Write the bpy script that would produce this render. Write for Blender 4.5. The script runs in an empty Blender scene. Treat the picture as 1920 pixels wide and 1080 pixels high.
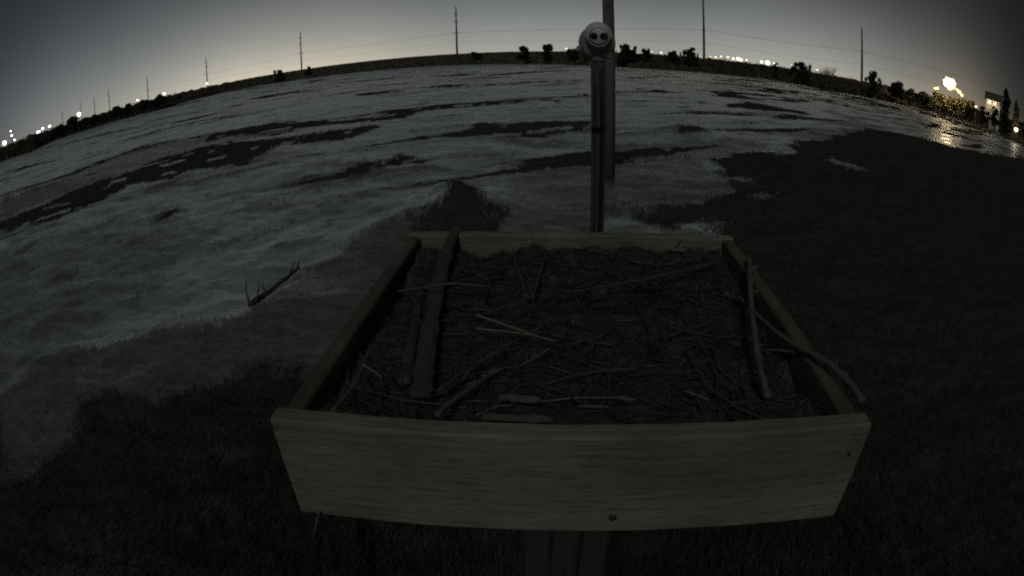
import bpy, math, random
import numpy as np
from mathutils import Matrix, Vector
R = math.radians
sc = bpy.context.scene
COL = sc.collection

# ------------------------------------------------------------------ camera (wide fisheye action camera on an arm above the nest)
cd = bpy.data.cameras.new("camera")
cd.type = 'PANO'
cd.panorama_type = 'FISHEYE_LENS_POLYNOMIAL'
cd.sensor_fit = 'HORIZONTAL'
cd.sensor_width = 36.0
cd.sensor_height = 20.25
FMM = 1083.67 * 36.0 / 1920.0
cd.fisheye_fov = R(180)
cd.fisheye_polynomial_k0 = 0.0
cd.fisheye_polynomial_k1 = -1.0 / FMM
cd.fisheye_polynomial_k2 = 0.0
cd.fisheye_polynomial_k3 = -0.09785 / FMM ** 3
cd.fisheye_polynomial_k4 = 0.0
cd.clip_start = 0.02
cd.clip_end = 30000
cam = bpy.data.objects.new("camera", cd)
COL.objects.link(cam)
CAM_Z = 3.2
cam.matrix_world = (Matrix.Translation((0, 0, CAM_Z)) @ Matrix.Rotation(R(90 - 23.62), 4, 'X')
                    @ Matrix.Rotation(R(-1.483), 4, 'Z'))
sc.camera = cam

# ------------------------------------------------------------------ night sky with town glow along the horizon
world = bpy.data.worlds.new("World"); sc.world = world
world.use_nodes = True
wt = world.node_tree; wt.nodes.clear()
def wn(t, **k):
    n = wt.nodes.new(t)
    for a, b in k.items(): setattr(n, a, b)
    return n
def wm(op, a, b=None, c=None):
    n = wn('ShaderNodeMath', operation=op)
    for i, v in enumerate((a, b, c)):
        if v is None: continue
        if isinstance(v, (int, float)): n.inputs[i].default_value = v
        else: wt.links.new(v, n.inputs[i])
    return n.outputs[0]
tcw = wn('ShaderNodeTexCoord'); sep = wn('ShaderNodeSeparateXYZ')
wt.links.new(tcw.outputs['Generated'], sep.inputs[0])
el = wm('MULTIPLY', wm('ARCSINE', sep.outputs[2]), 57.2958)
elp = wm('MAXIMUM', el, 0.0)
az = wm('MULTIPLY', wm('ARCTAN2', sep.outputs[0], sep.outputs[1]), 57.2958)
def gauss(x, mu, s):
    d = wm('DIVIDE', wm('SUBTRACT', x, mu), s)
    return wm('EXPONENT', wm('MULTIPLY', wm('MULTIPLY', d, d), -0.5))
def expo(x, s): return wm('EXPONENT', wm('DIVIDE', x, -s))
nz = wn('ShaderNodeTexNoise'); nz.inputs['Scale'].default_value = 3.0; nz.inputs['Detail'].default_value = 4.0
wt.links.new(tcw.outputs['Generated'], nz.inputs['Vector'])
cloud = wm('ADD', wm('MULTIPLY', nz.outputs[0], 0.5), 0.75)
def scaled(col, f):
    n = wn('ShaderNodeMix', data_type='RGBA', blend_type='MIX'); n.clamp_factor = False
    n.inputs[6].default_value = (0, 0, 0, 1); n.inputs[7].default_value = (*col, 1)
    wt.links.new(f, n.inputs[0]); return n.outputs[2]
def addc(a, b):
    n = wn('ShaderNodeMix', data_type='RGBA', blend_type='ADD'); n.inputs[0].default_value = 1.0
    wt.links.new(a, n.inputs[6]); wt.links.new(b, n.inputs[7]); return n.outputs[2]
def lobe(col, fac, cl=True):
    global acc
    o = scaled(col, wm('MULTIPLY', fac, cloud)); acc = o if acc is None else addc(acc, o)
acc = None
d4 = wm('POWER', wm('ABSOLUTE', wm('DIVIDE', wm('SUBTRACT', az, -3.0), 48.5)), 3.0)
flat = wm('EXPONENT', wm('MULTIPLY', wm('MULTIPLY', d4, d4), -1.0))
high = wm('EXPONENT', wm('MULTIPLY', wm('POWER', wm('DIVIDE', elp, 7.6), 1.45), -1.0))
lobe((0.250, 0.272, 0.272), wm('MULTIPLY', flat, high))               # broad grey town glow
lobe((0.092, 0.058, 0.006), wm('MULTIPLY', flat, expo(elp, 1.8)))
lobe((0.100, 0.092, 0.070), wm('MULTIPLY', gauss(az, 33.0, 7.5), expo(elp, 3.5)))     # warm rim low on the horizon
lobe((0.270, 0.210, 0.120), wm('MULTIPLY', gauss(az, -23.0, 10.0), expo(elp, 3.2)))
lobe((0.165, 0.110, 0.056), wm('MULTIPLY', gauss(az, 46.0, 3.4), expo(elp, 2.8)))  # lamp halo painted into the sky around the big floodlight
lobe((0.011, 0.018, 0.026), wm('MULTIPLY', gauss(az, -40.0, 30.0), expo(elp, 40.0)))
base = wn('ShaderNodeRGB'); base.outputs[0].default_value = (0.0100, 0.0110, 0.0115, 1)
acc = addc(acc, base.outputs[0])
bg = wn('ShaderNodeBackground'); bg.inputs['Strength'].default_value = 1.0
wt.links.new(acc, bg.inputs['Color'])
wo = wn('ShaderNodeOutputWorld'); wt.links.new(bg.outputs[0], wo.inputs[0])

# ------------------------------------------------------------------ veiled moon behind the camera
ld = bpy.data.lights.new("moon", 'SUN'); ld.energy = 0.42; ld.angle = R(12); ld.color = (0.97, 0.99, 1.0)
moon = bpy.data.objects.new("moon", ld); COL.objects.link(moon)
MOON_EL, MOON_AZ = 44.0, 193.0
moon.rotation_euler = (R(90 - MOON_EL), 0, R(-MOON_AZ + 180))
sc.view_settings.view_transform = 'Standard'
sc.view_settings.look = 'None'
sc.view_settings.exposure = 0.0
sc.view_settings.gamma = 1.0
sc.cycles.filter_width = 2.0
sc.cycles.use_denoising = False
sc.cycles.sample_clamp_indirect = 0.6
sc.cycles.sample_clamp_direct = 5.0
sc.cycles.max_bounces = 5

# ------------------------------------------------------------------ ground plan, all in metres
DARK = [[(-25.92,13.2),(-22.61,15.98),(-21.16,17.23),(-20.61,19.22),(-19.77,21.05),(-17.63,22.0),(-18.74,25.83),(-16.64,26.99),(-14.43,27.8),(-12.04,26.62),(-9.5,25.73),(-9.56,27.29),(-8.01,27.17),(-6.32,28.06),(-5.84,25.85),(-7.15,22.98),(-9.91,24.05),(-9.8,21.48),(-9.59,18.84),(-12.73,19.76),(-12.31,17.84),(-16.05,19.3),(-14.99,17.37),(-15.37,15.62),(-15.96,14.19),(-20.06,14.06),(-22.72,11.42)],[(-19.25,32.06),(-17.22,33.72),(-15.58,35.89),(-12.59,34.34),(-10.0,32.48),(-8.19,31.86),(-6.92,35.2),(-5.44,34.8),(-4.52,37.02),(-1.81,37.9),(1.23,39.04),(1.12,35.7),(-1.64,34.03),(-3.09,33.72),(-4.74,33.09),(-5.22,29.62),(-6.54,29.06),(-9.18,29.78),(-10.71,29.64),(-12.0,27.94),(-16.04,30.74),(-17.4,29.6)],[(-31.81,25.44),(-31.36,26.18),(-30.75,26.77),(-30.14,27.34),(-29.56,27.93),(-29.09,28.63),(-28.67,29.37),(-28.29,30.17),(-27.95,31.03),(-27.63,31.93),(-27.35,32.91),(-27.11,33.96),(-26.9,35.09),(-25.47,35.25),(-24.11,35.43),(-22.69,35.42),(-22.54,35.18),(-23.37,34.31),(-24.46,33.83),(-25.71,33.51),(-25.89,32.4),(-26.12,31.4),(-26.4,30.48),(-26.73,29.64),(-27.06,28.83),(-27.44,28.09),(-27.87,27.39),(-28.34,26.75),(-28.96,26.24),(-29.67,25.79),(-30.49,25.43),(-31.62,25.28)],[(-21.68,33.81),(-21.23,34.33),(-20.44,34.3),(-19.64,34.19),(-18.87,34.09),(-17.91,34.62),(-16.96,35.14),(-15.8,35.16),(-15.67,34.88),(-16.18,33.5),(-16.98,32.79),(-17.88,32.27),(-18.6,32.34),(-19.37,32.45),(-20.23,32.69),(-21.51,33.54)],[(-30.01,33.94),(-29.58,34.68),(-28.86,35.07),(-28.14,35.43),(-27.45,35.82),(-27.37,36.59),(-27.26,37.31),(-26.84,37.63),(-26.7,37.42),(-26.38,36.08),(-26.38,35.23),(-26.45,34.49),(-27.11,34.12),(-27.83,33.79),(-28.65,33.57),(-29.85,33.76)],[(-69.59,51.01),(-66.8,50.72),(-63.1,49.59),(-59.64,48.49),(-56.55,47.55),(-52.65,45.92),(-49.11,44.41),(-45.32,42.47),(-45.0,42.17),(-46.94,42.42),(-49.88,43.47),(-53.38,44.84),(-56.18,45.63),(-59.36,46.61),(-63.18,47.93),(-68.93,50.51)],[(-39.67,40.49),(-38.84,40.79),(-37.33,40.32),(-35.26,39.15),(-35.04,38.91),(-35.72,38.55),(-37.13,38.96),(-39.41,40.22)],[(-38.8,44.57),(-36.96,46.39),(-34.92,47.91),(-32.67,49.06),(-32.48,48.77),(-33.52,45.97),(-35.5,44.53),(-38.58,44.31)],[(-29.34,49.23),(-28.24,50.68),(-26.58,51.12),(-24.47,50.52),(-24.28,50.11),(-25.13,48.3),(-26.7,47.87),(-29.11,48.83)],[(-31.44,48.25),(-31.53,49.28),(-30.96,49.29),(-29.78,48.29),(-29.57,47.96),(-29.5,46.94),(-30.03,46.92),(-31.22,47.91)],[(-86.24,81.41),(-80.89,79.71),(-74.7,76.81),(-69.26,74.28),(-64.61,72.28),(-58.01,69.6),(-52.61,67.72),(-47.43,65.53),(-47.05,65.0),(-50.01,64.35),(-54.6,65.48),(-60.53,67.68),(-64.7,69.36),(-69.64,71.56),(-75.8,74.65),(-85.26,80.48)],[(-106.98,90.54),(-104.43,91.73),(-99.29,90.45),(-92.12,87.0),(-91.23,86.15),(-92.55,84.27),(-97.14,85.28),(-105.84,89.57)],[(-41.14,84.71),(-40.55,88.9),(-37.99,88.9),(-33.88,84.8),(-33.31,83.37),(-33.73,78.87),(-35.97,78.8),(-40.44,83.25)],[(-33.72,84.4),(-30.55,82.07),(-27.17,78.61),(-23.75,74.31),(-23.6,73.83),(-25.91,74.94),(-29.07,78.06),(-33.47,83.76)],[(-57.33,104.84),(-56.51,107.48),(-54.2,107.29),(-50.62,104.34),(-50.14,103.35),(-50.68,100.28),(-52.81,100.41),(-56.77,103.82)],[(-154.99,262.39),(-149.76,265.41),(-144.52,268.3),(-139.26,271.08),(-133.96,273.73),(-129.54,275.85),(-125.11,277.89),(-120.67,279.84),(-120.68,279.84),(-125.15,277.87),(-129.59,275.82),(-134.01,273.7),(-139.3,271.04),(-143.44,266.17),(-146.27,259.11),(-154.99,262.39)],[(-53.59,142.29),(-56.03,157.83),(-54.34,162.75),(-48.58,155.15),(-47.3,151.02),(-45.22,135.34),(-46.82,131.81),(-52.26,138.76)],[(-32.7,104.25),(-27.06,102.88),(-21.53,100.63),(-16.21,97.59),(-16.04,96.58),(-20.01,93.49),(-25.1,95.37),(-32.33,103.07)],[(-19.14,75.45),(-16.27,74.75),(-13.37,73.31),(-10.52,71.22),(-10.46,70.79),(-12.81,70.21),(-15.57,71.5),(-19.01,74.95)],[(-12.31,89.22),(-9.92,92.9),(-7.16,94.25),(-4.22,93.07),(-4.17,91.98),(-6.61,86.9),(-9.16,85.74),(-12.17,88.21)],[(-3.8,83.64),(-0.77,88.12),(2.55,91.55),(6.04,93.65),(5.98,92.72),(2.38,85.69),(-0.73,82.68),(-3.77,82.9)],[(-7.91,56.98),(-6.46,58.38),(-4.86,58.74),(-3.2,58.06),(-3.18,57.63),(-4.63,55.81),(-6.14,55.47),(-7.85,56.57)],[(-3.2,57.98),(-2.36,59.2),(-1.46,59.63),(-0.55,59.25),(-0.54,58.95),(-1.41,57.59),(-2.28,57.19),(-3.18,57.7)],[(-0.8,91.92),(3.87,96.55),(9.05,101.6),(14.86,107.16),(14.72,106.18),(8.53,95.76),(3.65,91.28),(-0.8,91.21)],[(3.91,56.84),(5.33,58.06),(6.69,58.19),(7.91,57.2),(7.85,56.78),(6.36,55.29),(5.06,55.19),(3.88,56.43)],[(3.92,40.81),(4.42,41.35),(4.84,41.05),(5.14,39.92),(5.1,39.65),(4.61,39.12),(4.21,39.4),(3.9,40.53)],[(5.2,43.55),(5.69,44.2),(6.06,43.88),(6.29,42.62),(6.24,42.31),(5.76,41.69),(5.41,41.98),(5.16,43.22)],[(1.88,37.77),(2.16,38.8),(2.4,39.05),(2.63,39.16),(2.86,39.26),(3.09,38.32),(3.29,37.29),(3.42,35.63),(3.39,35.31),(3.11,35.25),(2.89,35.88),(2.67,36.67),(2.45,36.59),(2.24,36.53),(2.03,36.6),(1.86,37.41)],[(2.27,27.82),(2.45,27.83),(2.6,27.59),(2.72,27.13),(2.71,27.05),(2.54,27.04),(2.4,27.26),(2.27,27.74)],[(-7.5,42.27),(-5.55,41.55),(-3.68,40.71),(-1.89,39.76),(-1.89,39.63),(-3.6,39.74),(-5.42,40.54),(-7.48,42.12)],[(-4.57,24.04),(-4.14,24.24),(-3.68,24.28),(-3.22,24.3),(-2.77,24.32),(-2.42,24.47),(-2.07,24.6),(-1.71,24.55),(-1.71,24.46),(-2.03,24.06),(-2.37,23.87),(-2.7,23.71),(-3.15,23.69),(-3.6,23.68),(-4.06,23.72),(-4.56,23.96)],[(-137.39,175.24),(-131.98,175.63),(-122.33,169.86),(-113.73,164.83),(-106.64,161.4),(-98.34,156.65),(-91.09,152.83),(-82.15,145.32),(-80.77,142.86),(-82.01,137.55),(-86.95,138.44),(-93.63,141.65),(-99.46,144.1),(-106.66,148.04),(-116.33,154.75),(-134.38,171.4)],[(-56.65,76.71),(-55.05,78.38),(-52.53,78.67),(-49.23,77.58),(-48.87,77.0),(-49.86,74.63),(-52.23,74.32),(-56.22,76.12)],[(-108.38,205.79),(-96.04,195.99),(-82.47,181.38),(-69.06,164.2),(-68.05,161.79),(-73.89,162.45),(-85.23,173.86),(-106.34,201.91)],[(-1.69,23.16),(-1.56,24.28),(-0.36,24.3),(0.49,23.29),(1.62,24.0),(2.55,25.43),(3.76,25.86),(3.27,22.51),(2.1,22.05),(1.4,20.84),(0.26,20.97),(-0.33,21.21),(-1.22,21.69)],[(-4.91,16.07),(-4.72,16.84),(-4.54,17.52),(-3.75,17.51),(-3.58,18.86),(-3.29,18.37),(-2.77,17.73),(-2.75,16.94),(-3.42,16.64),(-3.81,15.49),(-4.31,15.31),(-4.69,15.29)],[(-5.97,15.15),(-5.85,15.28),(-5.69,15.33),(-5.53,15.36),(-5.38,15.39),(-5.19,15.5),(-5.0,15.6),(-4.78,15.62),(-4.77,15.57),(-4.92,15.34),(-5.1,15.21),(-5.28,15.09),(-5.43,15.06),(-5.59,15.04),(-5.75,15.03),(-5.95,15.11)],[(-1.46,13.45),(-1.07,13.44),(-0.74,13.01),(-0.45,11.58),(-0.65,10.93),(-0.43,10.79),(-0.21,10.88),(-0.09,10.58),(-0.11,8.84),(-1.37,8.75),(-1.79,9.38),(-1.53,10.43),(-1.22,10.85),(-1.4,12.01),(-1.54,12.68)],[(-1.52,12.9),(-1.6,12.77),(-1.67,12.53),(-1.74,12.29),(-1.81,12.05),(-1.91,11.66),(-2.0,11.28),(-2.08,10.84),(-2.07,10.81),(-1.96,11.04),(-1.87,11.37),(-1.76,11.74),(-1.7,11.97),(-1.64,12.2),(-1.57,12.47),(-1.51,12.85)],[(-0.38,13.52),(-0.24,13.5),(-0.1,13.39),(0.04,13.19),(0.04,13.16),(-0.1,13.17),(-0.24,13.28),(-0.38,13.48)],[(-0.47,12.26),(-0.31,12.4),(-0.14,12.4),(0.03,12.25),(0.03,12.21),(-0.14,12.07),(-0.3,12.08),(-0.47,12.22)],[(14.57,73.2),(17.36,78.2),(20.0,81.63),(22.28,82.97),(22.04,82.07),(18.61,75.94),(16.2,72.99),(14.44,72.52)],[(19.98,87.21),(23.46,89.94),(26.82,91.46),(29.91,91.63),(29.67,90.89),(25.39,86.57),(22.23,85.23),(19.83,86.55)],[(37.54,104.91),(40.07,108.13),(41.6,108.46),(41.98,105.83),(41.58,104.83),(38.93,101.5),(37.52,101.23),(37.19,103.94)],[(40.7,102.61),(47.34,109.43),(53.24,113.33),(57.69,113.5),(56.78,111.72),(47.95,102.07),(42.83,99.0),(40.14,101.2)],[(25.44,75.75),(30.2,78.56),(35.14,80.78),(40.17,82.3),(39.79,81.52),(33.01,75.87),(28.44,73.97),(25.23,75.12)],[(11.33,50.54),(12.11,52.11),(12.67,52.69),(12.98,52.21),(12.9,51.86),(12.09,50.27),(11.56,49.74),(11.26,50.21)],[(12.82,51.56),(13.87,52.63),(14.38,51.61),(14.31,48.71),(14.13,48.1),(13.13,47.12),(12.65,47.98),(12.65,50.87)],[(8.47,44.28),(8.89,45.04),(9.19,45.16),(9.36,44.63),(9.31,44.42),(8.89,43.67),(8.6,43.55),(8.43,44.07)],[(38.64,74.54),(42.42,79.87),(44.68,82.12),(44.97,80.71),(44.29,79.49),(40.29,74.04),(38.37,72.23),(38.11,73.51)],[(53.56,96.17),(63.03,105.61),(72.22,113.12),(80.04,117.34),(78.66,115.32),(64.69,101.3),(56.93,95.38),(52.84,94.87)],[(20.33,49.94),(21.14,51.13),(21.53,51.29),(21.47,50.39),(21.33,50.05),(20.52,48.89),(20.16,48.75),(20.2,49.61)],[(13.93,40.65),(14.61,41.88),(14.83,41.75),(14.57,40.27),(14.41,39.84),(13.76,38.71),(13.55,38.83),(13.78,40.21)],[(10.29,34.28),(10.91,35.16),(11.37,35.51),(11.65,35.28),(11.59,35.09),(10.95,34.19),(10.51,33.87),(10.24,34.1)],[(10.38,27.16),(11.54,28.02),(12.62,28.55),(13.57,28.7),(13.5,28.55),(12.18,27.54),(11.14,27.06),(10.33,27.03)],[(26.44,51.3),(28.23,53.08),(29.29,53.39),(29.5,52.15),(29.21,51.64),(27.35,49.85),(26.39,49.6),(26.19,50.82)],[(50.4,78.09),(60.35,87.67),(70.16,95.66),(78.38,100.35),(76.8,98.31),(61.77,84.19),(53.77,78.08),(49.64,76.91)],[(47.8,67.91),(52.53,71.55),(56.21,73.42),(58.41,73.15),(57.75,72.33),(52.1,68.02),(48.81,66.47),(47.32,67.23)],[(66.77,118.31),(71.56,117.65),(75.14,114.83),(77.38,110.1),(76.54,108.89),(69.62,106.38),(66.27,108.93),(66.03,116.99)],[(15.65,39.69),(20.5,44.84),(21.48,42.13),(23.46,40.29),(21.97,37.72),(18.3,37.19),(15.0,37.51)],[(15.39,31.38),(19.45,36.53),(20.7,36.01),(21.36,34.43),(16.88,31.14)],[(6.62,22.44),(7.55,24.09),(8.3,23.68),(8.5,22.56),(7.52,21.84),(6.5,21.57)],[(5.96,17.21),(7.08,17.62),(7.57,18.7),(8.64,18.69),(10.35,18.92),(12.34,22.4),(16.21,25.45),(20.32,28.8),(23.46,32.19),(27.98,34.14),(30.97,33.24),(32.64,31.5),(36.33,31.05),(49.48,35.07),(80.4,40.62),(67.41,19.21),(6.44,-0.45),(4.25,0.3),(2.38,1.34),(2.38,1.34),(2.78,5.55),(3.74,9.34),(2.7,9.53),(2.5,10.45),(1.97,11.05),(3.85,11.56),(4.92,12.36),(5.64,13.37),(5.77,14.6),(6.42,16.53)],[(4.77,16.78),(5.22,17.08),(5.64,17.24),(6.02,17.24),(6.01,17.19),(5.53,16.87),(5.11,16.72),(4.76,16.73)],[(1.92,11.39),(2.06,11.4),(2.19,11.32),(2.31,11.23),(2.43,11.14),(2.68,11.07),(2.93,10.99),(3.16,10.83),(3.15,10.79),(2.87,10.76),(2.62,10.81),(2.38,10.87),(2.26,10.96),(2.14,11.05),(2.02,11.16),(1.91,11.35)],[(-10.15,0.78),(-5.56,2.45),(-5.04,2.66),(-4.59,3.27),(-4.95,3.99),(-3.92,4.26),(-3.54,4.75),(-2.96,5.14),(-2.43,5.22),(-1.89,4.7),(-1.15,1.83),(-6.92,-1.04)],[(-7.3,3.17),(-6.37,3.4),(-5.5,2.72),(-6.06,2.13)],[(-9.73,12.51),(-9.98,13.33),(-9.8,13.9),(-8.81,13.28),(-9.16,12.93),(-8.78,12.26),(-9.45,12.12)],[(-9.24,15.13),(-9.31,15.4),(-9.28,15.5),(-9.15,15.42),(-9.12,15.36),(-9.06,15.1),(-9.09,15.0),(-9.21,15.08)],[(-8.56,15.19),(-8.51,15.28),(-8.4,15.24),(-8.22,15.07),(-8.2,15.02),(-8.24,14.93),(-8.35,14.97),(-8.54,15.15)],[(-7.12,14.5),(-7.12,14.64),(-7.05,14.65),(-6.94,14.55),(-6.92,14.51),(-6.93,14.38),(-6.99,14.36),(-7.11,14.46)],[(-8.29,10.46),(-8.34,10.78),(-8.32,11.02),(-8.24,11.17),(-8.22,11.14),(-8.17,10.8),(-8.19,10.57),(-8.27,10.43)],[(-9.83,8.49),(-9.78,8.73),(-9.62,8.86),(-9.35,8.87),(-9.32,8.83),(-9.37,8.59),(-9.52,8.47),(-9.79,8.46)]]  # includes the bank's shadow, painted in as a thin dark streak
BROWN = [[(-36.49,26.37),(-28.94,27.33),(-27.33,30.32),(-26.29,34.28),(-22.35,34.88),(-18.36,33.15),(-15.23,33.88),(-11.75,27.41),(-14.92,28.48),(-16.64,26.99),(-18.74,25.83),(-17.63,22.0),(-19.77,21.05),(-20.61,19.22),(-22.93,16.22)],[(-0.44,20.8),(-0.1,20.86),(0.23,20.66),(0.56,20.39),(0.88,20.12),(1.08,20.22),(1.27,20.33),(1.47,20.44),(1.67,20.54),(2.09,20.4),(2.5,20.21),(2.88,19.77),(2.85,19.6),(2.4,19.33),(1.98,19.31),(1.57,19.37),(1.38,19.26),(1.2,19.16),(1.01,19.06),(0.83,18.97),(0.53,19.24),(0.22,19.54),(-0.1,19.93),(-0.44,20.61)],[(-4.42,14.88),(-4.32,15.26),(-4.17,15.43),(-4.0,15.54),(-3.83,15.64),(-3.57,15.74),(-3.32,15.85),(-3.06,15.96),(-2.81,16.06),(-2.39,16.02),(-1.97,15.92),(-1.53,15.61),(-1.52,15.47),(-1.88,15.15),(-2.26,15.07),(-2.64,15.04),(-2.88,14.93),(-3.12,14.83),(-3.36,14.73),(-3.6,14.64),(-3.77,14.57),(-3.94,14.53),(-4.13,14.53),(-4.38,14.74)],[(-6.34,13.58),(-6.05,13.86),(-5.72,14.05),(-5.39,14.24),(-5.06,14.43),(-4.54,14.41),(-4.03,14.38),(-3.51,14.27),(-3.5,14.23),(-3.96,14.11),(-4.45,14.09),(-4.96,14.1),(-5.28,13.92),(-5.61,13.74),(-5.94,13.59),(-6.32,13.53)],[(-2.08,10.84),(-2.16,10.68),(-2.23,10.5),(-2.3,10.3),(-2.37,10.11),(-2.44,9.97),(-2.51,9.82),(-2.58,9.68),(-2.65,9.54),(-2.72,9.41),(-2.79,9.27),(-2.85,9.14),(-2.92,9.01),(-3.02,8.91),(-3.12,8.81),(-3.21,8.68),(-3.21,8.65),(-3.09,8.7),(-2.98,8.78),(-2.87,8.86),(-2.81,8.98),(-2.74,9.1),(-2.68,9.23),(-2.61,9.36),(-2.54,9.5),(-2.47,9.63),(-2.4,9.78),(-2.33,9.92),(-2.27,10.11),(-2.2,10.32),(-2.13,10.54),(-2.07,10.81)],[(-0.35,15.11),(0.46,15.02),(0.98,16.0),(1.5,15.73),(1.33,13.98),(0.57,14.67),(-0.26,14.63)],[(-0.92,12.92),(-0.66,12.56),(-0.41,12.09),(-0.18,11.63),(0.04,11.2),(0.53,10.9),(0.99,10.6),(1.42,10.23),(1.42,10.18),(0.96,10.31),(0.51,10.55),(0.04,10.82),(-0.17,11.22),(-0.4,11.66),(-0.65,12.16),(-0.92,12.85)],[(10.07,24.25),(10.62,25.13),(11.04,25.64),(11.44,26.09),(11.85,26.55),(12.19,26.04),(12.49,25.49),(12.59,24.55),(12.49,24.36),(11.9,24.27),(11.53,24.61),(11.19,25.04),(10.81,24.64),(10.45,24.26),(10.14,23.97),(9.99,24.07)],[(19.6,33.01),(21.66,34.9),(23.01,35.5),(24.3,35.89),(25.66,36.31),(27.34,37.1),(28.96,37.67),(29.28,36.51),(28.64,35.7),(25.42,33.02),(23.67,32.07),(22.26,31.46),(21.15,31.19),(20.13,31.0),(19.3,31.07),(19.24,32.4)],[(7.57,20.49),(8.37,21.18),(9.13,21.68),(9.84,21.97),(9.8,21.88),(8.89,21.1),(8.15,20.62),(7.55,20.41)],[(3.42,17.46),(3.68,17.91),(3.91,18.13),(4.08,18.09),(4.06,18.0),(3.78,17.54),(3.57,17.34),(3.41,17.38)],[(4.78,14.5),(5.03,14.48),(5.23,14.29),(5.36,13.94),(5.34,13.89),(5.09,13.91),(4.9,14.09),(4.76,14.44)],[(-12.53,1.71),(-7.19,3.97),(-7.05,4.75),(-6.66,5.45),(-5.85,5.75),(-5.17,5.79),(-5.02,6.05),(-4.2,6.38),(-3.61,6.5),(-3.56,7.01),(-3.41,7.7),(-3.39,8.18),(-2.98,8.57),(-2.56,9.14),(-1.9,9.8),(-1.51,9.81),(-1.25,9.21),(-1.51,5.13),(-0.94,1.86),(-6.92,-1.04)],[(-14.8,10.89),(-14.98,11.47),(-14.86,11.8),(-14.45,11.88),(-14.35,11.79),(-14.17,11.2),(-14.29,10.89),(-14.7,10.81)],[(-11.02,9.33),(-10.86,9.77),(-10.56,10.06),(-10.12,10.19),(-10.07,10.13),(-10.21,9.69),(-10.51,9.41),(-10.97,9.28)],[(-8.07,9.91),(-8.18,10.39),(-8.2,10.76),(-8.13,11.0),(-8.09,10.95),(-7.97,10.42),(-7.96,10.07),(-8.04,9.86)],[(-13.28,8.89),(-13.26,9.37),(-13.08,9.73),(-12.72,9.93),(-12.66,9.88),(-12.66,9.38),(-12.85,9.04),(-13.22,8.84)],[(-11.87,12.29),(-11.81,13.2),(-11.65,14.05),(-11.4,14.81),(-11.36,14.75),(-11.38,13.69),(-11.53,12.88),(-11.83,12.25)],[(-7.5,12.53),(-6.79,12.89),(-6.02,13.09),(-5.22,13.11),(-5.19,13.04),(-5.84,12.65),(-6.58,12.46),(-7.47,12.47)],[(-8.17,6.89),(-7.48,7.44),(-6.76,7.87),(-6.02,8.2),(-6.0,8.16),(-6.58,7.63),(-7.28,7.2),(-8.14,6.86)],[(-6.29,9.31),(-6.11,9.66),(-5.89,9.96),(-5.66,10.25),(-5.43,10.55),(-5.01,10.88),(-4.57,11.22),(-4.11,11.48),(-4.09,11.44),(-4.48,10.97),(-4.89,10.61),(-5.31,10.29),(-5.54,10.0),(-5.76,9.72),(-5.99,9.46),(-6.27,9.28)],[(-10.86,10.38),(-10.64,11.08),(-10.36,11.72),(-10.0,12.28),(-9.97,12.24),(-10.15,11.46),(-10.43,10.84),(-10.83,10.35)]]  # one streak carries the bank's shadow on, painted brown
PALE = [[(3.03,9.9),(3.37,10.2),(3.91,10.14),(4.07,9.91),(3.7,9.71),(3.12,9.74)],[(-5.51,8.76),(-5.44,8.95),(-5.35,9.1),(-5.25,9.25),(-5.15,9.4),(-5.01,9.61),(-4.86,9.84),(-4.71,10.07),(-4.56,10.3),(-4.35,10.62),(-4.12,10.95),(-3.88,11.24),(-3.87,11.2),(-4.06,10.77),(-4.27,10.42),(-4.48,10.09),(-4.63,9.86),(-4.77,9.64),(-4.92,9.42),(-5.06,9.21),(-5.16,9.07),(-5.26,8.94),(-5.37,8.82),(-5.5,8.73)],[(-6.46,5.54),(-6.34,5.64),(-6.18,5.68),(-6.01,5.72),(-5.85,5.75),(-5.59,5.79),(-5.34,5.81),(-5.06,5.79),(-5.05,5.76),(-5.25,5.68),(-5.48,5.63),(-5.73,5.6),(-5.89,5.56),(-6.05,5.53),(-6.23,5.5),(-6.45,5.52)],[(-4.99,6.01),(-4.8,6.13),(-4.6,6.22),(-4.4,6.3),(-4.2,6.38),(-4.0,6.43),(-3.81,6.48),(-3.61,6.5),(-3.6,6.48),(-3.77,6.39),(-3.96,6.33),(-4.15,6.28),(-4.34,6.2),(-4.54,6.12),(-4.75,6.04),(-4.99,6.0)],[(-1.88,10.13),(-1.82,10.32),(-1.76,10.46),(-1.7,10.59),(-1.63,10.72),(-1.51,10.8),(-1.39,10.87),(-1.27,10.87),(-1.26,10.84),(-1.37,10.68),(-1.49,10.59),(-1.6,10.51),(-1.67,10.38),(-1.73,10.26),(-1.8,10.15),(-1.87,10.1)]]
HOLES = [[(5.81,13.88),(6.09,14.02),(6.31,14.04),(6.48,13.92),(6.46,13.87),(6.17,13.72),(5.96,13.71),(5.79,13.83)],[(12.2,18.62),(12.57,18.42),(12.74,17.93),(12.72,17.19),(12.66,17.1),(12.29,17.27),(12.11,17.73),(12.14,18.52)],[(5.74,12.26),(5.98,12.33),(6.17,12.32),(6.33,12.23),(6.32,12.2),(6.08,12.12),(5.88,12.13),(5.73,12.23)],[(-2.8,3.63),(-2.74,3.66),(-2.68,3.66),(-2.62,3.65),(-2.55,3.64),(-2.48,3.61),(-2.41,3.58),(-2.33,3.52),(-2.33,3.51),(-2.38,3.5),(-2.45,3.52),(-2.52,3.55),(-2.58,3.56),(-2.64,3.56),(-2.71,3.58),(-2.79,3.62)]]
MID = [[(3.63,19.49),(6.97,20.66),(11.1,22.41),(7.29,18.04),(5.7,16.82),(5.73,13.67),(4.13,10.92),(2.65,11.08),(1.48,9.87),(-0.07,9.67),(0.07,14.46),(1.49,16.53)],[(-16.57,11.41),(-13.25,12.63),(-9.79,13.16),(-6.35,10.97),(-6.44,8.22),(-7.1,6.45),(-8.63,5.19),(-12.44,3.85),(-23.44,8.83)]]
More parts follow.
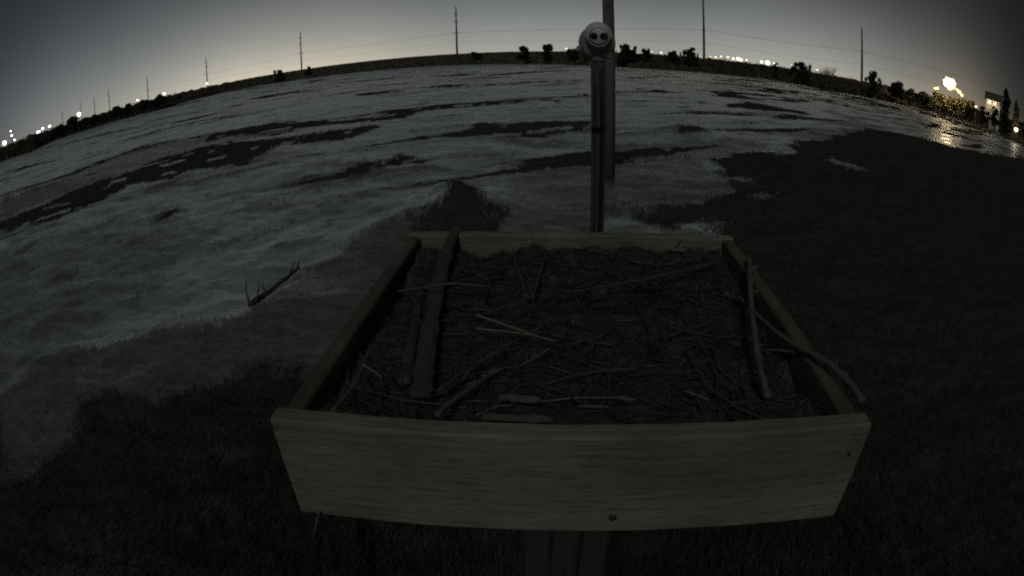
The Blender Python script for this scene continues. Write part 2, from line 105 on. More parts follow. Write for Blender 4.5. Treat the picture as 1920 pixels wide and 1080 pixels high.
BANK = [[(-12.53,1.71),(-7.19,3.97),(-7.05,4.75),(-6.66,5.45),(-5.85,5.75),(-5.17,5.79),(-5.02,6.05),(-4.2,6.38),(-3.61,6.5),(-3.56,7.01),(-3.41,7.7),(-3.39,8.18),(-3.04,8.75),(-2.62,9.42),(-2.08,10.83),(-1.52,12.88),(-1.21,13.35),(-0.57,10.35),(-1.25,9.21),(-1.51,5.13),(-0.94,1.86),(-6.92,-1.04)]]
WATER = [[(97.64,100.39),(113.01,114.11),(122.28,121.23),(131.03,127.53),(140.78,134.52),(139.46,131.18),(136.1,126.02),(122.19,111.33),(117.6,107.14),(107.44,99.41),(106.03,99.66),(106.11,101.31),(100.22,97.48),(95.16,94.27),(91.66,92.49),(94.48,97.13)],[(57.64,59.76),(63.11,64.5),(66.89,67.38),(70.6,70.08),(74.62,73.0),(75.96,73.16),(76.77,72.79),(74.37,69.41),(72.91,68.04),(68.14,64.57),(66.36,63.87),(65.13,63.67),(61.98,61.48),(59.16,59.55),(56.92,58.14),(56.71,58.78)],[(51.14,52.09),(54.83,55.08),(57.26,56.71),(59.57,58.17),(62.01,59.7),(62.89,59.66),(63.46,59.3),(62.05,57.1),(61.14,56.26),(58.04,54.2),(56.83,53.87),(55.97,53.85),(53.94,52.64),(52.08,51.55),(50.58,50.78),(50.49,51.42)],[(39.05,40.19),(40.4,41.09),(41.32,41.52),(42.17,41.87),(43.04,42.22),(43.31,42.03),(43.49,41.76),(43.12,40.96),(42.86,40.71),(41.92,40.24),(41.53,40.29),(41.24,40.44),(40.43,40.12),(39.66,39.84),(39.0,39.65),(38.83,39.96)],[(35.58,36.19),(36.72,36.91),(37.5,37.24),(38.23,37.51),(38.97,37.78),(39.38,37.64),(39.72,37.42),(39.61,36.78),(39.39,36.58),(38.43,36.19),(37.92,36.22),(37.51,36.34),(36.81,36.1),(36.14,35.88),(35.57,35.74),(35.39,36.0)],[(33.66,33.42),(34.65,34.01),(35.32,34.27),(35.94,34.47),(36.57,34.67),(36.71,34.4),(36.79,34.07),(36.48,33.39),(36.3,33.23),(35.68,33.04),(35.45,33.21),(35.3,33.44),(34.7,33.26),(34.13,33.1),(33.64,33.01),(33.5,33.26)],[(115.65,104.68),(121.35,107.78),(123.38,107.52),(124.58,106.51),(125.57,105.3),(124.25,102.47),(123.13,99.85),(122.17,97.41),(121.26,95.05),(118.72,91.3),(115.65,87.24),(109.81,81.22),(107.83,79.75),(104.91,79.1),(105.01,80.71),(105.98,83.03),(106.3,84.71),(106.86,86.61),(107.58,88.67),(108.47,90.92),(107.87,92.17),(107.76,93.86),(108.63,96.45),(113.22,102.47)]]
STICKS = {'forked':[([(0.786,1.654,2.57),(0.704,1.441,2.55),(0.647,1.275,2.53),(0.593,1.089,2.51),(0.572,0.969,2.49)],0.0081),([(0.75,1.559,2.565),(0.781,1.563,2.57)],0.0051),([(0.716,1.443,2.54),(0.717,1.42,2.545)],0.0056)],'over':[([(0.698,1.529,2.49),(0.687,1.284,2.52),(0.694,1.124,2.54),(0.723,0.999,2.56),(0.742,0.917,2.56),(0.737,0.816,2.56)],0.0095),([(0.639,1.17,2.5),(0.707,1.085,2.53),(0.731,1.001,2.555)],0.004),([(0.748,0.955,2.56),(0.736,0.957,2.58)],0.0025)],'long':[([(0.16,1.577,2.49),(0.398,1.614,2.51),(0.704,1.727,2.52)],0.0059)],'log':[([(-0.199,2.078,2.55),(-0.224,1.896,2.52),(-0.231,1.65,2.485),(-0.23,1.401,2.465),(-0.219,1.186,2.46),(-0.22,1.089,2.455)],0.027)],'log2':[([(-0.319,2.043,2.47),(-0.295,1.639,2.455),(-0.278,1.369,2.45),(-0.266,1.154,2.45)],0.0161)],'bleached':[([(-0.096,1.38,2.52),(-0.016,1.336,2.51),(0.067,1.286,2.5),(0.111,1.279,2.49)],0.0041)],'bleached2':[([(-0.095,1.322,2.51),(-0.017,1.31,2.505),(0.065,1.292,2.5)],0.0034)],'thick':[([(-0.158,0.929,2.52),(-0.129,0.994,2.51),(-0.072,1.107,2.49),(-0.024,1.173,2.48)],0.0064)],'leftreed':[([(-0.371,0.908,2.54),(-0.36,0.991,2.53),(-0.36,1.094,2.51),(-0.365,1.237,2.5)],0.0036)],'short':[([(-0.36,1.145,2.51),(-0.33,1.124,2.505),(-0.306,1.106,2.5)],0.0031)],'arched':[([(-0.352,1.595,2.5),(-0.256,1.58,2.52),(-0.175,1.587,2.525),(-0.077,1.591,2.51)],0.004)],'mid':[([(-0.174,1.074,2.48),(-0.105,1.16,2.49),(-0.001,1.263,2.49)],0.0051)],'right':[([(0.376,1.01,2.5),(0.421,0.968,2.5)],0.0035)],'yellow':[([(0.133,0.978,2.5),(0.196,0.969,2.5)],0.0034)],'backup1':[([(0.007,1.904,2.52),(0.022,1.726,2.51),(0.047,1.564,2.48)],0.0052)],'backup2':[([(0.114,1.816,2.52),(0.085,1.679,2.5),(0.06,1.563,2.48)],0.0051)],'hang':[([(-0.442,0.848,2.3),(-0.453,0.828,2.27),(-0.465,0.82,2.24)],0.0031)],'chip1':[([(-0.034,0.993,2.52),(0.051,0.977,2.52)],0.0088)],'chip2':[([(-0.061,0.871,2.56),(0.068,0.855,2.56)],0.0069)],'chip3':[([(0.219,1.003,2.5),(0.253,0.989,2.5)],0.004)],'chip4':[([(0.565,1.897,2.51),(0.628,1.872,2.51)],0.0077)],'twigout':[([(-0.406,1.092,2.57),(-0.399,1.09,2.54)],0.0025)]}
BELT = [(-56.19,186.0),(-49.76,139.4),(-47.2,187.4),(-41.08,187.5),(-35.19,184.3),(-29.46,232.8),(-23.89,265.4),(-18.45,220.4),(-13.1,204.3),(-4.82,186.4),(2.66,162.4),(13.17,138.0),(19.58,143.1),(26.66,150.4),(35.1,133.8),(40.92,144.0),(44.48,216.1),(50.01,173.7),(54.43,193.7)]
DRIFT = [[(-3.63,6.59),(-3.57,6.83),(-3.56,7.35),(-3.46,7.92),(-3.44,8.23)]]


rng = np.random.default_rng(7)
random.seed(7)

# ------------------------------------------------------------------ noise
_P = np.random.default_rng(3).permutation(256); _P = np.concatenate([_P, _P, _P])
_A = np.random.default_rng(4).uniform(0, 2 * np.pi, 256); _GX, _GY = np.cos(_A), np.sin(_A)
def perlin(x, y):
    xi = np.floor(x).astype(np.int64); yi = np.floor(y).astype(np.int64)
    xf = x - xi; yf = y - yi; xi &= 255; yi &= 255
    u = xf * xf * xf * (xf * (xf * 6 - 15) + 10); v = yf * yf * yf * (yf * (yf * 6 - 15) + 10)
    def g(i, j, a, b):
        h = _P[_P[(i & 255)] + (j & 255)]
        return _GX[h] * a + _GY[h] * b
    n00 = g(xi, yi, xf, yf); n10 = g(xi + 1, yi, xf - 1, yf)
    n01 = g(xi, yi + 1, xf, yf - 1); n11 = g(xi + 1, yi + 1, xf - 1, yf - 1)
    a = n00 + u * (n10 - n00); b = n01 + u * (n11 - n01)
    return (a + v * (b - a)) * 1.4
def fbm(x, y, o=4):
    s = 0.0; a = 0.5
    for k in range(o):
        s = s + a * perlin(x * 2 ** k + 17.3 * k, y * 2 ** k - 9.1 * k); a *= 0.5
    return s

# ------------------------------------------------------------------ patches of the marsh
def polar(P):
    P = np.asarray(P, float)
    return np.stack([np.arctan2(P[:, 0], P[:, 1]), np.log(np.hypot(P[:, 0], P[:, 1]) + 1e-6)], 1)
def inside(A, L, polys):
    out = np.zeros(A.shape, bool)
    for pl in polys:
        q = polar(pl)
        m = (A >= q[:, 0].min()) & (A <= q[:, 0].max()) & (L >= q[:, 1].min()) & (L <= q[:, 1].max()) & ~out
        idx = np.nonzero(m)
        if len(idx[0]) == 0: continue
        a, l = A[idx], L[idx]; c = np.zeros(a.shape, bool)
        n = len(q)
        for i in range(n):
            x1, y1 = q[i]; x2, y2 = q[(i + 1) % n]
            if y1 == y2: continue
            t = ((y1 > l) != (y2 > l)) & (a < (x2 - x1) * (l - y1) / (y2 - y1) + x1)
            c ^= t
        out[idx] |= c
    return out
def fields(x, y, jit=0.0):
    """which plants cover the ground at x, y: dark rush, brown thatch, pale flattened hay, plus painted bank shadow"""
    d = np.hypot(x, y); A = np.arctan2(x, y); L = np.log(d + 1e-6)
    k = 1.0 / (1 + d * 0.02)
    wx = fbm(x * 0.9, y * 0.9, 3) * 0.03 + fbm(x * 5 + 40, y * 5, 2) * 0.016 * k
    wl = fbm(x * 0.7 + 90, y * 0.7 + 30, 3) * 0.08 * np.minimum(1, 12 / d) + fbm(x * 4 + 7, y * 4 + 70, 2) * 0.05 * np.minimum(1, 8 / d)
    A2, L2 = A + wx, L + wl
    if jit:
        j_ = jit * np.clip(9.0 / d, .18, 1.0)
        A2 = A2 + rng.normal(0, 1, A.shape) * j_; L2 = L2 + rng.normal(0, 3.0, A.shape) * j_
    dk = inside(A2, L2, DARK); br = inside(A2, L2, BROWN); pa = inside(A2, L2, PALE)
    dk |= ((d < 6.2) & (A > -0.33)) | (d < 3.8) | ((d < 5.6) & (A < -0.85))
    m1 = fbm(x * 0.16 + 11, y * 0.20 + 3, 4); m2 = fbm(x * 0.07 - 8, y * 0.10 + 31, 4)
    m3 = fbm(x * 0.45 + 51, y * 0.60 - 3, 4)
    q1 = x * 0.90 + y * 0.43; q2 = -x * 0.43 + y * 0.90      # along and across the tide lines
    st_ = fbm(q1 * 0.05 + 2, q2 * 0.42 + 9, 4); s2_ = fbm(q1 * 0.16 + 70, q2 * 1.1 + 13, 3)
    br = np.maximum(br, np.clip((st_ - 0.19) / 0.08, 0, 1) * 0.85); br = np.maximum(br, np.clip((s2_ - 0.22) / 0.10, 0, 1) * 0.6 * (d < 45))
    dk |= (st_ > 0.25) & (d > 14)
    east = np.clip((A - 0.50) / 0.25, 0, 1) * (d > 28)
    br = np.maximum(br * 1.0, np.maximum(inside(A2, L2, MID[:1]) * 0.72, inside(A2, L2, MID[1:]) * 0.55))
    br = np.clip(br + np.clip((m1 - 0.10) / 0.14, 0, 1) * 0.70 + np.clip((m3 - 0.12) / 0.16, 0, 1) * 0.55 + east * np.clip(0.75 + m3, 0, 1), 0, 1)
    dk |= (d > 45) & (m2 > 0.30) | (A > 0.35) & (d > 60) & (m2 + 0.5 * m3 > 0.12) | (A > 0.74) & (d > 105) & (m3 > -0.3)
    dk &= ~((fbm(q1 * .35 + 5, q2 * 1.1 + 8, 4) > .27) & (d > 12) & (A < .35))
    ho = inside(A2, L2, HOLES); dk &= ~ho; br = np.maximum(br, ho * 1.0)
    dk &= ~pa
    return dk, br, pa
MOUNDS = [(-1.0, 11.4, 1.15, 1.4, .34), (-.6, 10.9, .6, .6, .10), (-1.9, 10.1, .7, .6, .20), (-2.6, 9.4, .6, .5, .15), (-1.4, 11.8, .5, .5, .12), (7.55, 23.2, 1.3, 1.6, .28), (0.5, 24.0, 3.5, 1.7, .22), (-5.6, 16.4, 2.6, 1.4, .15),
          (-3.6, 6.7, 1.1, .6, .12), (9.5, 13.2, 3.5, 2.5, .18), (-26.0, 22, 9, 3, .2), (22, 30, 8, 3, .15)]
def height(x, y):
    d = np.hypot(x, y)
    f = 1 / (1 + (d / 60) ** 2)
    h = (fbm(x * 0.16, y * 0.22, 3) * 0.16 + fbm(x * 0.7 + 5, y * 1.1, 3) * 0.10 + fbm(x * 2.6, y * 4.0 + 9, 2) * 0.035) * f
    for mx, my, sx, sy, a in MOUNDS:
        h = h + a * np.exp(-((x - mx) / sx) ** 2 - ((y - my) / sy) ** 2)
    bank = sum(inside(np.arctan2(x, y) + da * .012 + .015 * perlin(x * 1.3, y * 1.3), np.log(d + 1e-6) + dl * .02, BANK) * 1.0 for da in (-1, 0, 1) for dl in (-1, 0, 1)) / 9
    h = h + 0.16 * bank * (0.8 + 0.5 * perlin(x * .8, y * .8))
    wet = np.exp(-((np.arctan2(x, y) - 0.83) / 0.10) ** 2) * (d > 40)
    return h * (1 - wet)

# ------------------------------------------------------------------ mesh helpers
class MB:
    def __init__(s): s.v = []; s.f = []; s.n = 0
    def add(s, v, f):
        v = np.asarray(v, float).reshape(-1, 3); s.v.append(v)
        s.f += [tuple(int(i) + s.n for i in q) for q in f]; s.n += len(v); return s
    def box(s, c, size, rot=None, bev=0.0):
        x, y, z = (q / 2 for q in size)
        if bev:
            b = bev; v = []; 
            for sx in (-1, 1):
                for sy in (-1, 1):
                    for sz in (-1, 1):
                        v += [(sx * (x - b), sy * (y - b), sz * z), (sx * (x - b), sy * y, sz * (z - b)), (sx * x, sy * (y - b), sz * (z - b))]
            import bmesh
            bm = bmesh.new()
            for p in v: bm.verts.new(p)
            bmesh.ops.convex_hull(bm, input=bm.verts)
            bm.verts.ensure_lookup_table(); bm.verts.index_update()
            v = np.array([p.co[:] for p in bm.verts]); f = [[q.index for q in p.verts] for p in bm.faces]; bm.free()
        else:
            v = np.array([(a * x, b * y, c_ * z) for a in (-1, 1) for b in (-1, 1) for c_ in (-1, 1)])
            f = [(0, 1, 3, 2), (4, 6, 7, 5), (0, 4, 5, 1), (2, 3, 7, 6), (0, 2, 6, 4), (1, 5, 7, 3)]
        if rot is not None: v = v @ np.array(rot.to_3x3()).T
        return s.add(v + np.array(c), f)
    def tube(s, path, rad, n=8, cap=True, wob=0.0):
        P = np.asarray(path, float); m = len(P)
        rad = np.full(m, rad, float) if np.isscalar(rad) else np.asarray(rad, float)
        T = np.gradient(P, axis=0); T /= np.linalg.norm(T, axis=1)[:, None] + 1e-9
        up = np.array([0, 0, 1.0]) if abs(T[0, 2]) < 0.9 else np.array([0, 1.0, 0])
        v = []
        for i in range(m):
            a = np.cross(up, T[i]); a /= np.linalg.norm(a) + 1e-9; b = np.cross(T[i], a)
            for k in range(n):
                t = 2 * np.pi * k / n; r = rad[i] * (1 + (random.uniform(-wob, wob) if wob else 0))
                v.append(P[i] + r * (np.cos(t) * a + np.sin(t) * b))
        f = [(i * n + k, i * n + (k + 1) % n, (i + 1) * n + (k + 1) % n, (i + 1) * n + k) for i in range(m - 1) for k in range(n)]
        if cap:
            f.append(tuple(range(n - 1, -1, -1))); f.append(tuple((m - 1) * n + k for k in range(n)))
        return s.add(v, f)
    def lathe(s, prof, n=32, mat=None):
        """profile of (radius, height) round the z axis, mat places it"""
        v = []
        for r, z in prof:
            for k in range(n):
                t = 2 * math.pi * k / n; v.append((r * math.cos(t), r * math.sin(t), z))
        m = len(prof)
        f = [(i * n + k, i * n + (k + 1) % n, (i + 1) * n + (k + 1) % n, (i + 1) * n + k) for i in range(m - 1) for k in range(n)]
        f.append(tuple(range(n - 1, -1, -1))); f.append(tuple((m - 1) * n + k for k in range(n)))
        v = np.array(v)
        if mat is not None: v = v @ np.array(mat.to_3x3()).T + np.array(mat.translation)
        return s.add(v, f)
    def sphere(s, c, r, nu=16, nv=10, scale=(1, 1, 1)):
        prof = [(max(r * math.sin(math.pi * i / nv), 1e-4), -r * math.cos(math.pi * i / nv)) for i in range(nv + 1)]
        b = MB().lathe(prof, nu); v = np.concatenate(b.v) * np.array(scale) + np.array(c)
        return s.add(v, b.f)
    def build(s, name, mat, parent=None, smooth=False):
        me = bpy.data.meshes.new(name)
        me.from_pydata(np.concatenate(s.v).tolist() if s.v else [], [], s.f); me.update()
        me.materials.append(mat)
        if smooth: me.polygons.foreach_set('use_smooth', [True] * len(me.polygons))
        o = bpy.data.objects.new(name, me); COL.objects.link(o)
        if parent is not None: o.parent = parent; o.matrix_parent_inverse = Matrix.Identity(4)
        return o
def big_mesh(name, V, F, mat, attrs=None, parent=None, smooth=False):
    """V (n,3) and F (m,k) arrays, fast"""
    me = bpy.data.meshes.new(name); k = F.shape[1]
    me.vertices.add(len(V)); me.vertices.foreach_set('co', V.astype(np.float32).ravel())
    me.loops.add(F.size); me.loops.foreach_set('vertex_index', F.astype(np.int32).ravel())
    me.polygons.add(len(F)); me.polygons.foreach_set('loop_start', (np.arange(len(F)) * k).astype(np.int32))
    me.polygons.foreach_set('loop_total', np.full(len(F), k, np.int32))
    if smooth: me.polygons.foreach_set('use_smooth', np.ones(len(F), bool))
    for n, a in (attrs or {}).items():
        at = me.attributes.new(n, 'FLOAT', 'POINT'); at.data.foreach_set('value', a.astype(np.float32))
    me.update(calc_edges=True); me.validate()
    me.materials.append(mat)
    o = bpy.data.objects.new(name, me); COL.objects.link(o)
    if parent is not None: o.parent = parent
    return o
def tag(o, label=None, cat=None, group=None, kind=None):
    if label: o['label'] = label
    if cat: o['category'] = cat
    if group: o['group'] = group
    if kind: o['kind'] = kind
    return o
def empty(name, loc=(0, 0, 0), rz=0.0):
    o = bpy.data.objects.new(name, None); COL.objects.link(o)
    o.location = loc; o.rotation_euler = (0, 0, rz); return o

# ------------------------------------------------------------------ materials
def mat(name, col, rough=0.8, spec=0.3, var=0.35, scale=8.0, stretch=(1, 1, 1), bump=0.0, col2=None, detail=6.0, emit=None, estr=0.0, attr=None, metal=0.0):
    m = bpy.data.materials.new(name); m.use_nodes = True
    t = m.node_tree; b = t.nodes['Principled BSDF']
    b.inputs['Roughness'].default_value = rough
    b.inputs['Specular IOR Level'].default_value = spec
    b.inputs['Metallic'].default_value = metal
    tc = t.nodes.new('ShaderNodeTexCoord'); mp = t.nodes.new('ShaderNodeMapping'); mp.inputs['Scale'].default_value = stretch
    n = t.nodes.new('ShaderNodeTexNoise'); n.inputs['Scale'].default_value = scale; n.inputs['Detail'].default_value = detail
    n.inputs['Roughness'].default_value = 0.65
    t.links.new(tc.outputs['Object'], mp.inputs[0]); t.links.new(mp.outputs[0], n.inputs['Vector'])
    r = t.nodes.new('ShaderNodeValToRGB'); r.color_ramp.elements[0].position = 0.3; r.color_ramp.elements[1].position = 0.72
    c2 = col2 or tuple(c * (1 - var) for c in col)
    r.color_ramp.elements[0].color = (*c2, 1); r.color_ramp.elements[1].color = (*col, 1)
    t.links.new(n.outputs[0], r.inputs[0])
    out = r.outputs[0]
    if attr:
        a = t.nodes.new('ShaderNodeAttribute'); a.attribute_name = attr
        mx = t.nodes.new('ShaderNodeMix'); mx.data_type = 'RGBA'; mx.blend_type = 'MULTIPLY'; mx.inputs[0].default_value = 1
        t.links.new(out, mx.inputs[6]); t.links.new(a.outputs['Fac'], mx.inputs[7]); out = mx.outputs[2]
    t.links.new(out, b.inputs['Base Color'])
    if bump:
        bp = t.nodes.new('ShaderNodeBump'); bp.inputs['Strength'].default_value = bump; bp.inputs['Distance'].default_value = 0.02
        t.links.new(n.outputs[0], bp.inputs['Height']); t.links.new(bp.outputs[0], b.inputs['Normal'])
    if emit:
        b.inputs['Emission Color'].default_value = (*emit, 1); b.inputs['Emission Strength'].default_value = estr
    return m
M = {}
M['wood'] = mat('weathered_plank', (0.222, 0.212, 0.182), 0.85, 0.2, 0.14, 6, (1.2, 14, 14), 0.5)
def age(m, lo=0.62, spots=0.30):
    """blotchy grey weathering, dark knots and specks over a plank material"""
    t = m.node_tree; b = t.nodes['Principled BSDF']; src = b.inputs['Base Color'].links[0].from_socket
    tc = t.nodes.new('ShaderNodeTexCoord')
    def layer(scale, st, p0, p1, c0, c1, det=4):
        global _
        mp = t.nodes.new('ShaderNodeMapping'); mp.inputs['Scale'].default_value = st; mp.inputs['Location'].default_value = (scale, 2 * scale, .7)
        n = t.nodes.new('ShaderNodeTexNoise'); n.inputs['Scale'].default_value = scale; n.inputs['Detail'].default_value = det
        r = t.nodes.new('ShaderNodeValToRGB'); e = r.color_ramp.elements
        e[0].position, e[1].position = p0, p1; e[0].color = (c0, c0, c0 * .97, 1); e[1].color = (c1, c1, c1 * .98, 1)
        t.links.new(tc.outputs['Object'], mp.inputs[0]); t.links.new(mp.outputs[0], n.inputs['Vector']); t.links.new(n.outputs[0], r.inputs[0])
        return r.outputs[0]
    for L in (layer(3.2, (1, 1, 1.6), .32, .68, lo, 1.12), layer(6.5, (.8, .8, 1.5), .20, .31, spots, 1.0, 2), layer(70, (.35, 1, 1), .30, .60, .86, 1.04, 2)):
        x = t.nodes.new('ShaderNodeMix'); x.data_type = 'RGBA'; x.blend_type = 'MULTIPLY'; x.inputs[0].default_value = 1
        t.links.new(src, x.inputs[6]); t.links.new(L, x.inputs[7]); src = x.outputs[2]
    t.links.new(src, b.inputs['Base Color'])
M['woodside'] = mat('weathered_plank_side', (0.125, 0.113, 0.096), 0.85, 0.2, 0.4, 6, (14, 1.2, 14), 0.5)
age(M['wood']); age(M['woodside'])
M['post'] = mat('old_post_wood', (0.11, 0.105, 0.095), 0.9, 0.2, 0.45, 5, (16, 16, 0.8), 0.6)
M['pole'] = mat('utility_pole_wood', (0.17, 0.162, 0.142), 0.9, 0.2, 0.4, 4, (12, 12, 0.6), 0.5)
M['support'] = mat('dark_post_wood', (0.060, 0.057, 0.052), 0.9, 0.2, 0.45, 5, (16, 16, 0.8), 0.6)  # darker copy of the post wood
M['rust'] = mat('rusty_bolt', (0.03, 0.022, 0.018), 0.7, 0.4, 0.3, 60)
M['cable'] = mat('black_cable', (0.012, 0.012, 0.012), 0.6, 0.4, 0.2, 40)
M['white'] = mat('white_plastic', (0.58, 0.60, 0.58), 0.5, 0.4, 0.25, 22, (1, 1, 1), 0.05)
M['grey'] = mat('grey_plastic', (0.24, 0.245, 0.235), 0.5, 0.4, 0.15, 30)
M['lens'] = mat('black_glass', (0.008, 0.008, 0.009), 0.25, 0.5, 0.2, 30)
M['bed'] = mat('nest_mud', (0.084, 0.077, 0.068), 0.95, 0.15, 0.6, 14, (1, 1, 1), 0.8)
M['stick'] = mat('dead_stick', (0.085, 0.076, 0.063), 0.85, 0.25, 0.5, 10, (1, 1, 1), 0.4)
M['stickdark'] = mat('dark_stick', (0.060, 0.054, 0.047), 0.9, 0.2, 0.5, 10, (1, 1, 1), 0.4)
M['stickpale'] = mat('bleached_stick', (0.17, 0.155, 0.13), 0.8, 0.3, 0.35, 14, (1, 1, 1), 0.4)
M['branch'] = mat('barked_branch', (0.125, 0.115, 0.098), 0.85, 0.25, 0.45, 18, (1, 1, 1), 0.6)
M['rush'] = mat('dark_rush', (0.050, 0.045, 0.036), 0.85, 0.12, 0.4, 2.5, attr='tint')
M['hay'] = mat('salt_hay', (0.44, 0.46, 0.44), 0.75, 0.25, 0.35, 1.5, attr='tint')
M['reed'] = mat('reed_brown', (0.135, 0.115, 0.080), 0.85, 0.12, 0.4, 0.4, attr='tint')
M['leaf'] = mat('juniper_leaf', (0.035, 0.040, 0.024), 0.8, 0.2, 0.4, 1.5)
M['leaflit'] = mat('shrub_leaf_lit', (0.16, 0.14, 0.055), 0.7, 0.2, 0.5, 1.2)  # lighter leaf for shrubs by the floodlights, lamplight put into the colour
M['twig'] = mat('bare_twig', (0.10, 0.088, 0.07), 0.9, 0.2, 0.3, 2)
M['log'] = mat('grey_driftwood', (0.080, 0.078, 0.068), 0.9, 0.15, 0.4, 9, (6, 1, 6), 0.6)
M['bark'] = mat('bark', (0.06, 0.05, 0.04), 0.9, 0.2, 0.4, 6, (6, 6, 1), 0.5)
M['steel'] = mat('weathered_steel', (0.10, 0.095, 0.085), 0.7, 0.3, 0.3, 1.0)
M['wire'] = mat('wire', (0.05, 0.05, 0.05), 0.6, 0.3, 0.2, 1.0)
M['wall'] = mat('cream_wall', (0.62, 0.58, 0.48), 0.8, 0.2, 0.12, 2.0)
M['roof'] = mat('shingle_roof', (0.07, 0.065, 0.06), 0.9, 0.2, 0.4, 6.0)
M['glass'] = mat('window_glass', (0.02, 0.02, 0.022), 0.1, 0.5, 0.2, 3.0)
def lampmat(name, col, s): return mat(name, (0.8, 0.8, 0.8), 0.5, 0.3, 0.05, 2.0, emit=col, estr=s)
M['lampwhite'] = lampmat('lamp_white', (1.0, 0.92, 0.78), 4.0)
M['lampcool'] = lampmat('lamp_cool', (0.90, 0.88, 1.0), 8.0)
M['lampwarm'] = lampmat('lamp_warm', (1.0, 0.80, 0.50), 170.0)
M['lampglow'] = lampmat('lamp_amber', (1.0, 0.66, 0.28), 2.4)
M['lampcream'] = lampmat('lamp_cream', (1.0, 0.84, 0.55), 1.5)
M['lampsmall'] = lampmat('lamp_small', (1.0, 0.84, 0.58), 40.0)

for k in ('lampwhite', 'lampcool', 'lampglow', 'lampcream'):      # far lamps light nothing near: no need to sample them
    if hasattr(M[k], 'cycles'): M[k].cycles.emission_sampling = 'NONE'

def ground_material():
    m = bpy.data.materials.new('marsh_ground'); m.use_nodes = True
    t = m.node_tree; b = t.nodes['Principled BSDF']
    def N(k): return t.nodes.new(k)
    tc = N('ShaderNodeTexCoord')
    def noise(scale, st, det=6, rgh=0.6):
        mp = N('ShaderNodeMapping'); mp.inputs['Scale'].default_value = st; mp.inputs['Rotation'].default_value = (0, 0, R(18))
        n = N('ShaderNodeTexNoise'); n.inputs['Scale'].default_value = scale; n.inputs['Detail'].default_value = det; n.inputs['Roughness'].default_value = rgh
        n.inputs['Distortion'].default_value = 0.6
        t.links.new(tc.outputs['Object'], mp.inputs[0]); t.links.new(mp.outputs[0], n.inputs['Vector']); return n.outputs[0]
    def ramp(f, a, b_, p0=0.35, p1=0.65):
        r = N('ShaderNodeValToRGB'); e = r.color_ramp.elements
        e[0].position, e[1].position = p0, p1; e[0].color = (*a, 1); e[1].color = (*b_, 1)
        t.links.new(f, r.inputs[0]); return r.outputs[0]
    def mix(f, a, b_, bt='MIX'):
        x = N('ShaderNodeMix'); x.data_type = 'RGBA'; x.blend_type = bt
        if isinstance(f, float): x.inputs[0].default_value = f
        else: t.links.new(f, x.inputs[0])
        for i, q in ((6, a), (7, b_)):
            if isinstance(q, tuple): x.inputs[i].default_value = (*q, 1)
            else: t.links.new(q, x.inputs[i])
        return x.outputs[2]
    def attr(n):
        a = N('ShaderNodeAttribute'); a.attribute_name = n; return a.outputs['Fac']
    n1 = noise(0.55, (0.55, 1.6, 1), 8, 0.68); n2 = noise(3.0, (0.6, 1.5, 1), 7, 0.65); n3 = noise(18, (0.5, 1.6, 1), 4, 0.6)
    hay = ramp(n1, (0.155, 0.180, 0.183), (0.415, 0.468, 0.474), 0.32, 0.64)
    hay = mix(0.55, hay, ramp(n2, (0.55, 0.55, 0.52), (1.15, 1.15, 1.15), 0.3, 0.66), 'MULTIPLY')
    hay = mix(0.5, hay, ramp(n3, (0.6, 0.6, 0.6), (1.1, 1.1, 1.1), 0.3, 0.7), 'MULTIPLY')
    brown = mix(0.6, ramp(n2, (0.085, 0.076, 0.064), (0.20, 0.186, 0.165), 0.3, 0.7), ramp(n3, (0.5, 0.5, 0.5), (1.1, 1.1, 1.1), 0.3, 0.7), 'MULTIPLY')
    peat = ramp(n2, (0.036, 0.032, 0.027), (0.075, 0.067, 0.057), 0.3, 0.75)
    pale = ramp(n3, (0.50, 0.545, 0.55), (0.72, 0.785, 0.80), 0.3, 0.7)
    c = mix(attr('brown'), hay, brown); c = mix(attr('rush'), c, peat); c = mix(attr('pale'), c, pale)
    t.links.new(c, b.inputs['Base Color'])
    rr = N('ShaderNodeMapRange'); rr.inputs[1].default_value = 0.3; rr.inputs[2].default_value = 0.7; rr.inputs[3].default_value = 0.26; rr.inputs[4].default_value = 0.44
    t.links.new(n1, rr.inputs[0]); t.links.new(rr.outputs[0], b.inputs['Roughness'])
    sp = N('ShaderNodeMath'); sp.operation = 'SUBTRACT'; sp.inputs[0].default_value = 1.0; t.links.new(attr('rush'), sp.inputs[1])
    sp.use_clamp = True; t.links.new(sp.outputs[0], b.inputs['Specular IOR Level'])
    sh = N('ShaderNodeMath'); sh.operation = 'MULTIPLY_ADD'; sh.use_clamp = True
    mxm = N('ShaderNodeMath'); mxm.operation = 'MAXIMUM'; t.links.new(attr('rush'), mxm.inputs[0]); t.links.new(attr('brown'), mxm.inputs[1])
    t.links.new(mxm.outputs[0], sh.inputs[0]); sh.inputs[1].default_value = -1.0; sh.inputs[2].default_value = 1.0
    t.links.new(sh.outputs[0], b.inputs['Sheen Weight']); b.inputs['Sheen Roughness'].default_value = 0.35
    b.inputs['Sheen Tint'].default_value = (0.86, 0.98, 1.0, 1)
    bp = N('ShaderNodeBump'); bp.inputs['Strength'].default_value = 0.22; bp.inputs['Distance'].default_value = 0.05
    t.links.new(n2, bp.inputs['Height'])
    b2 = N('ShaderNodeBump'); b2.inputs['Strength'].default_value = 0.15; b2.inputs['Distance'].default_value = 0.012
    t.links.new(n3, b2.inputs['Height']); t.links.new(bp.outputs[0], b2.inputs['Normal'])
    t.links.new(b2.outputs[0], b.inputs['Normal'])
    return m
M['ground'] = ground_material()
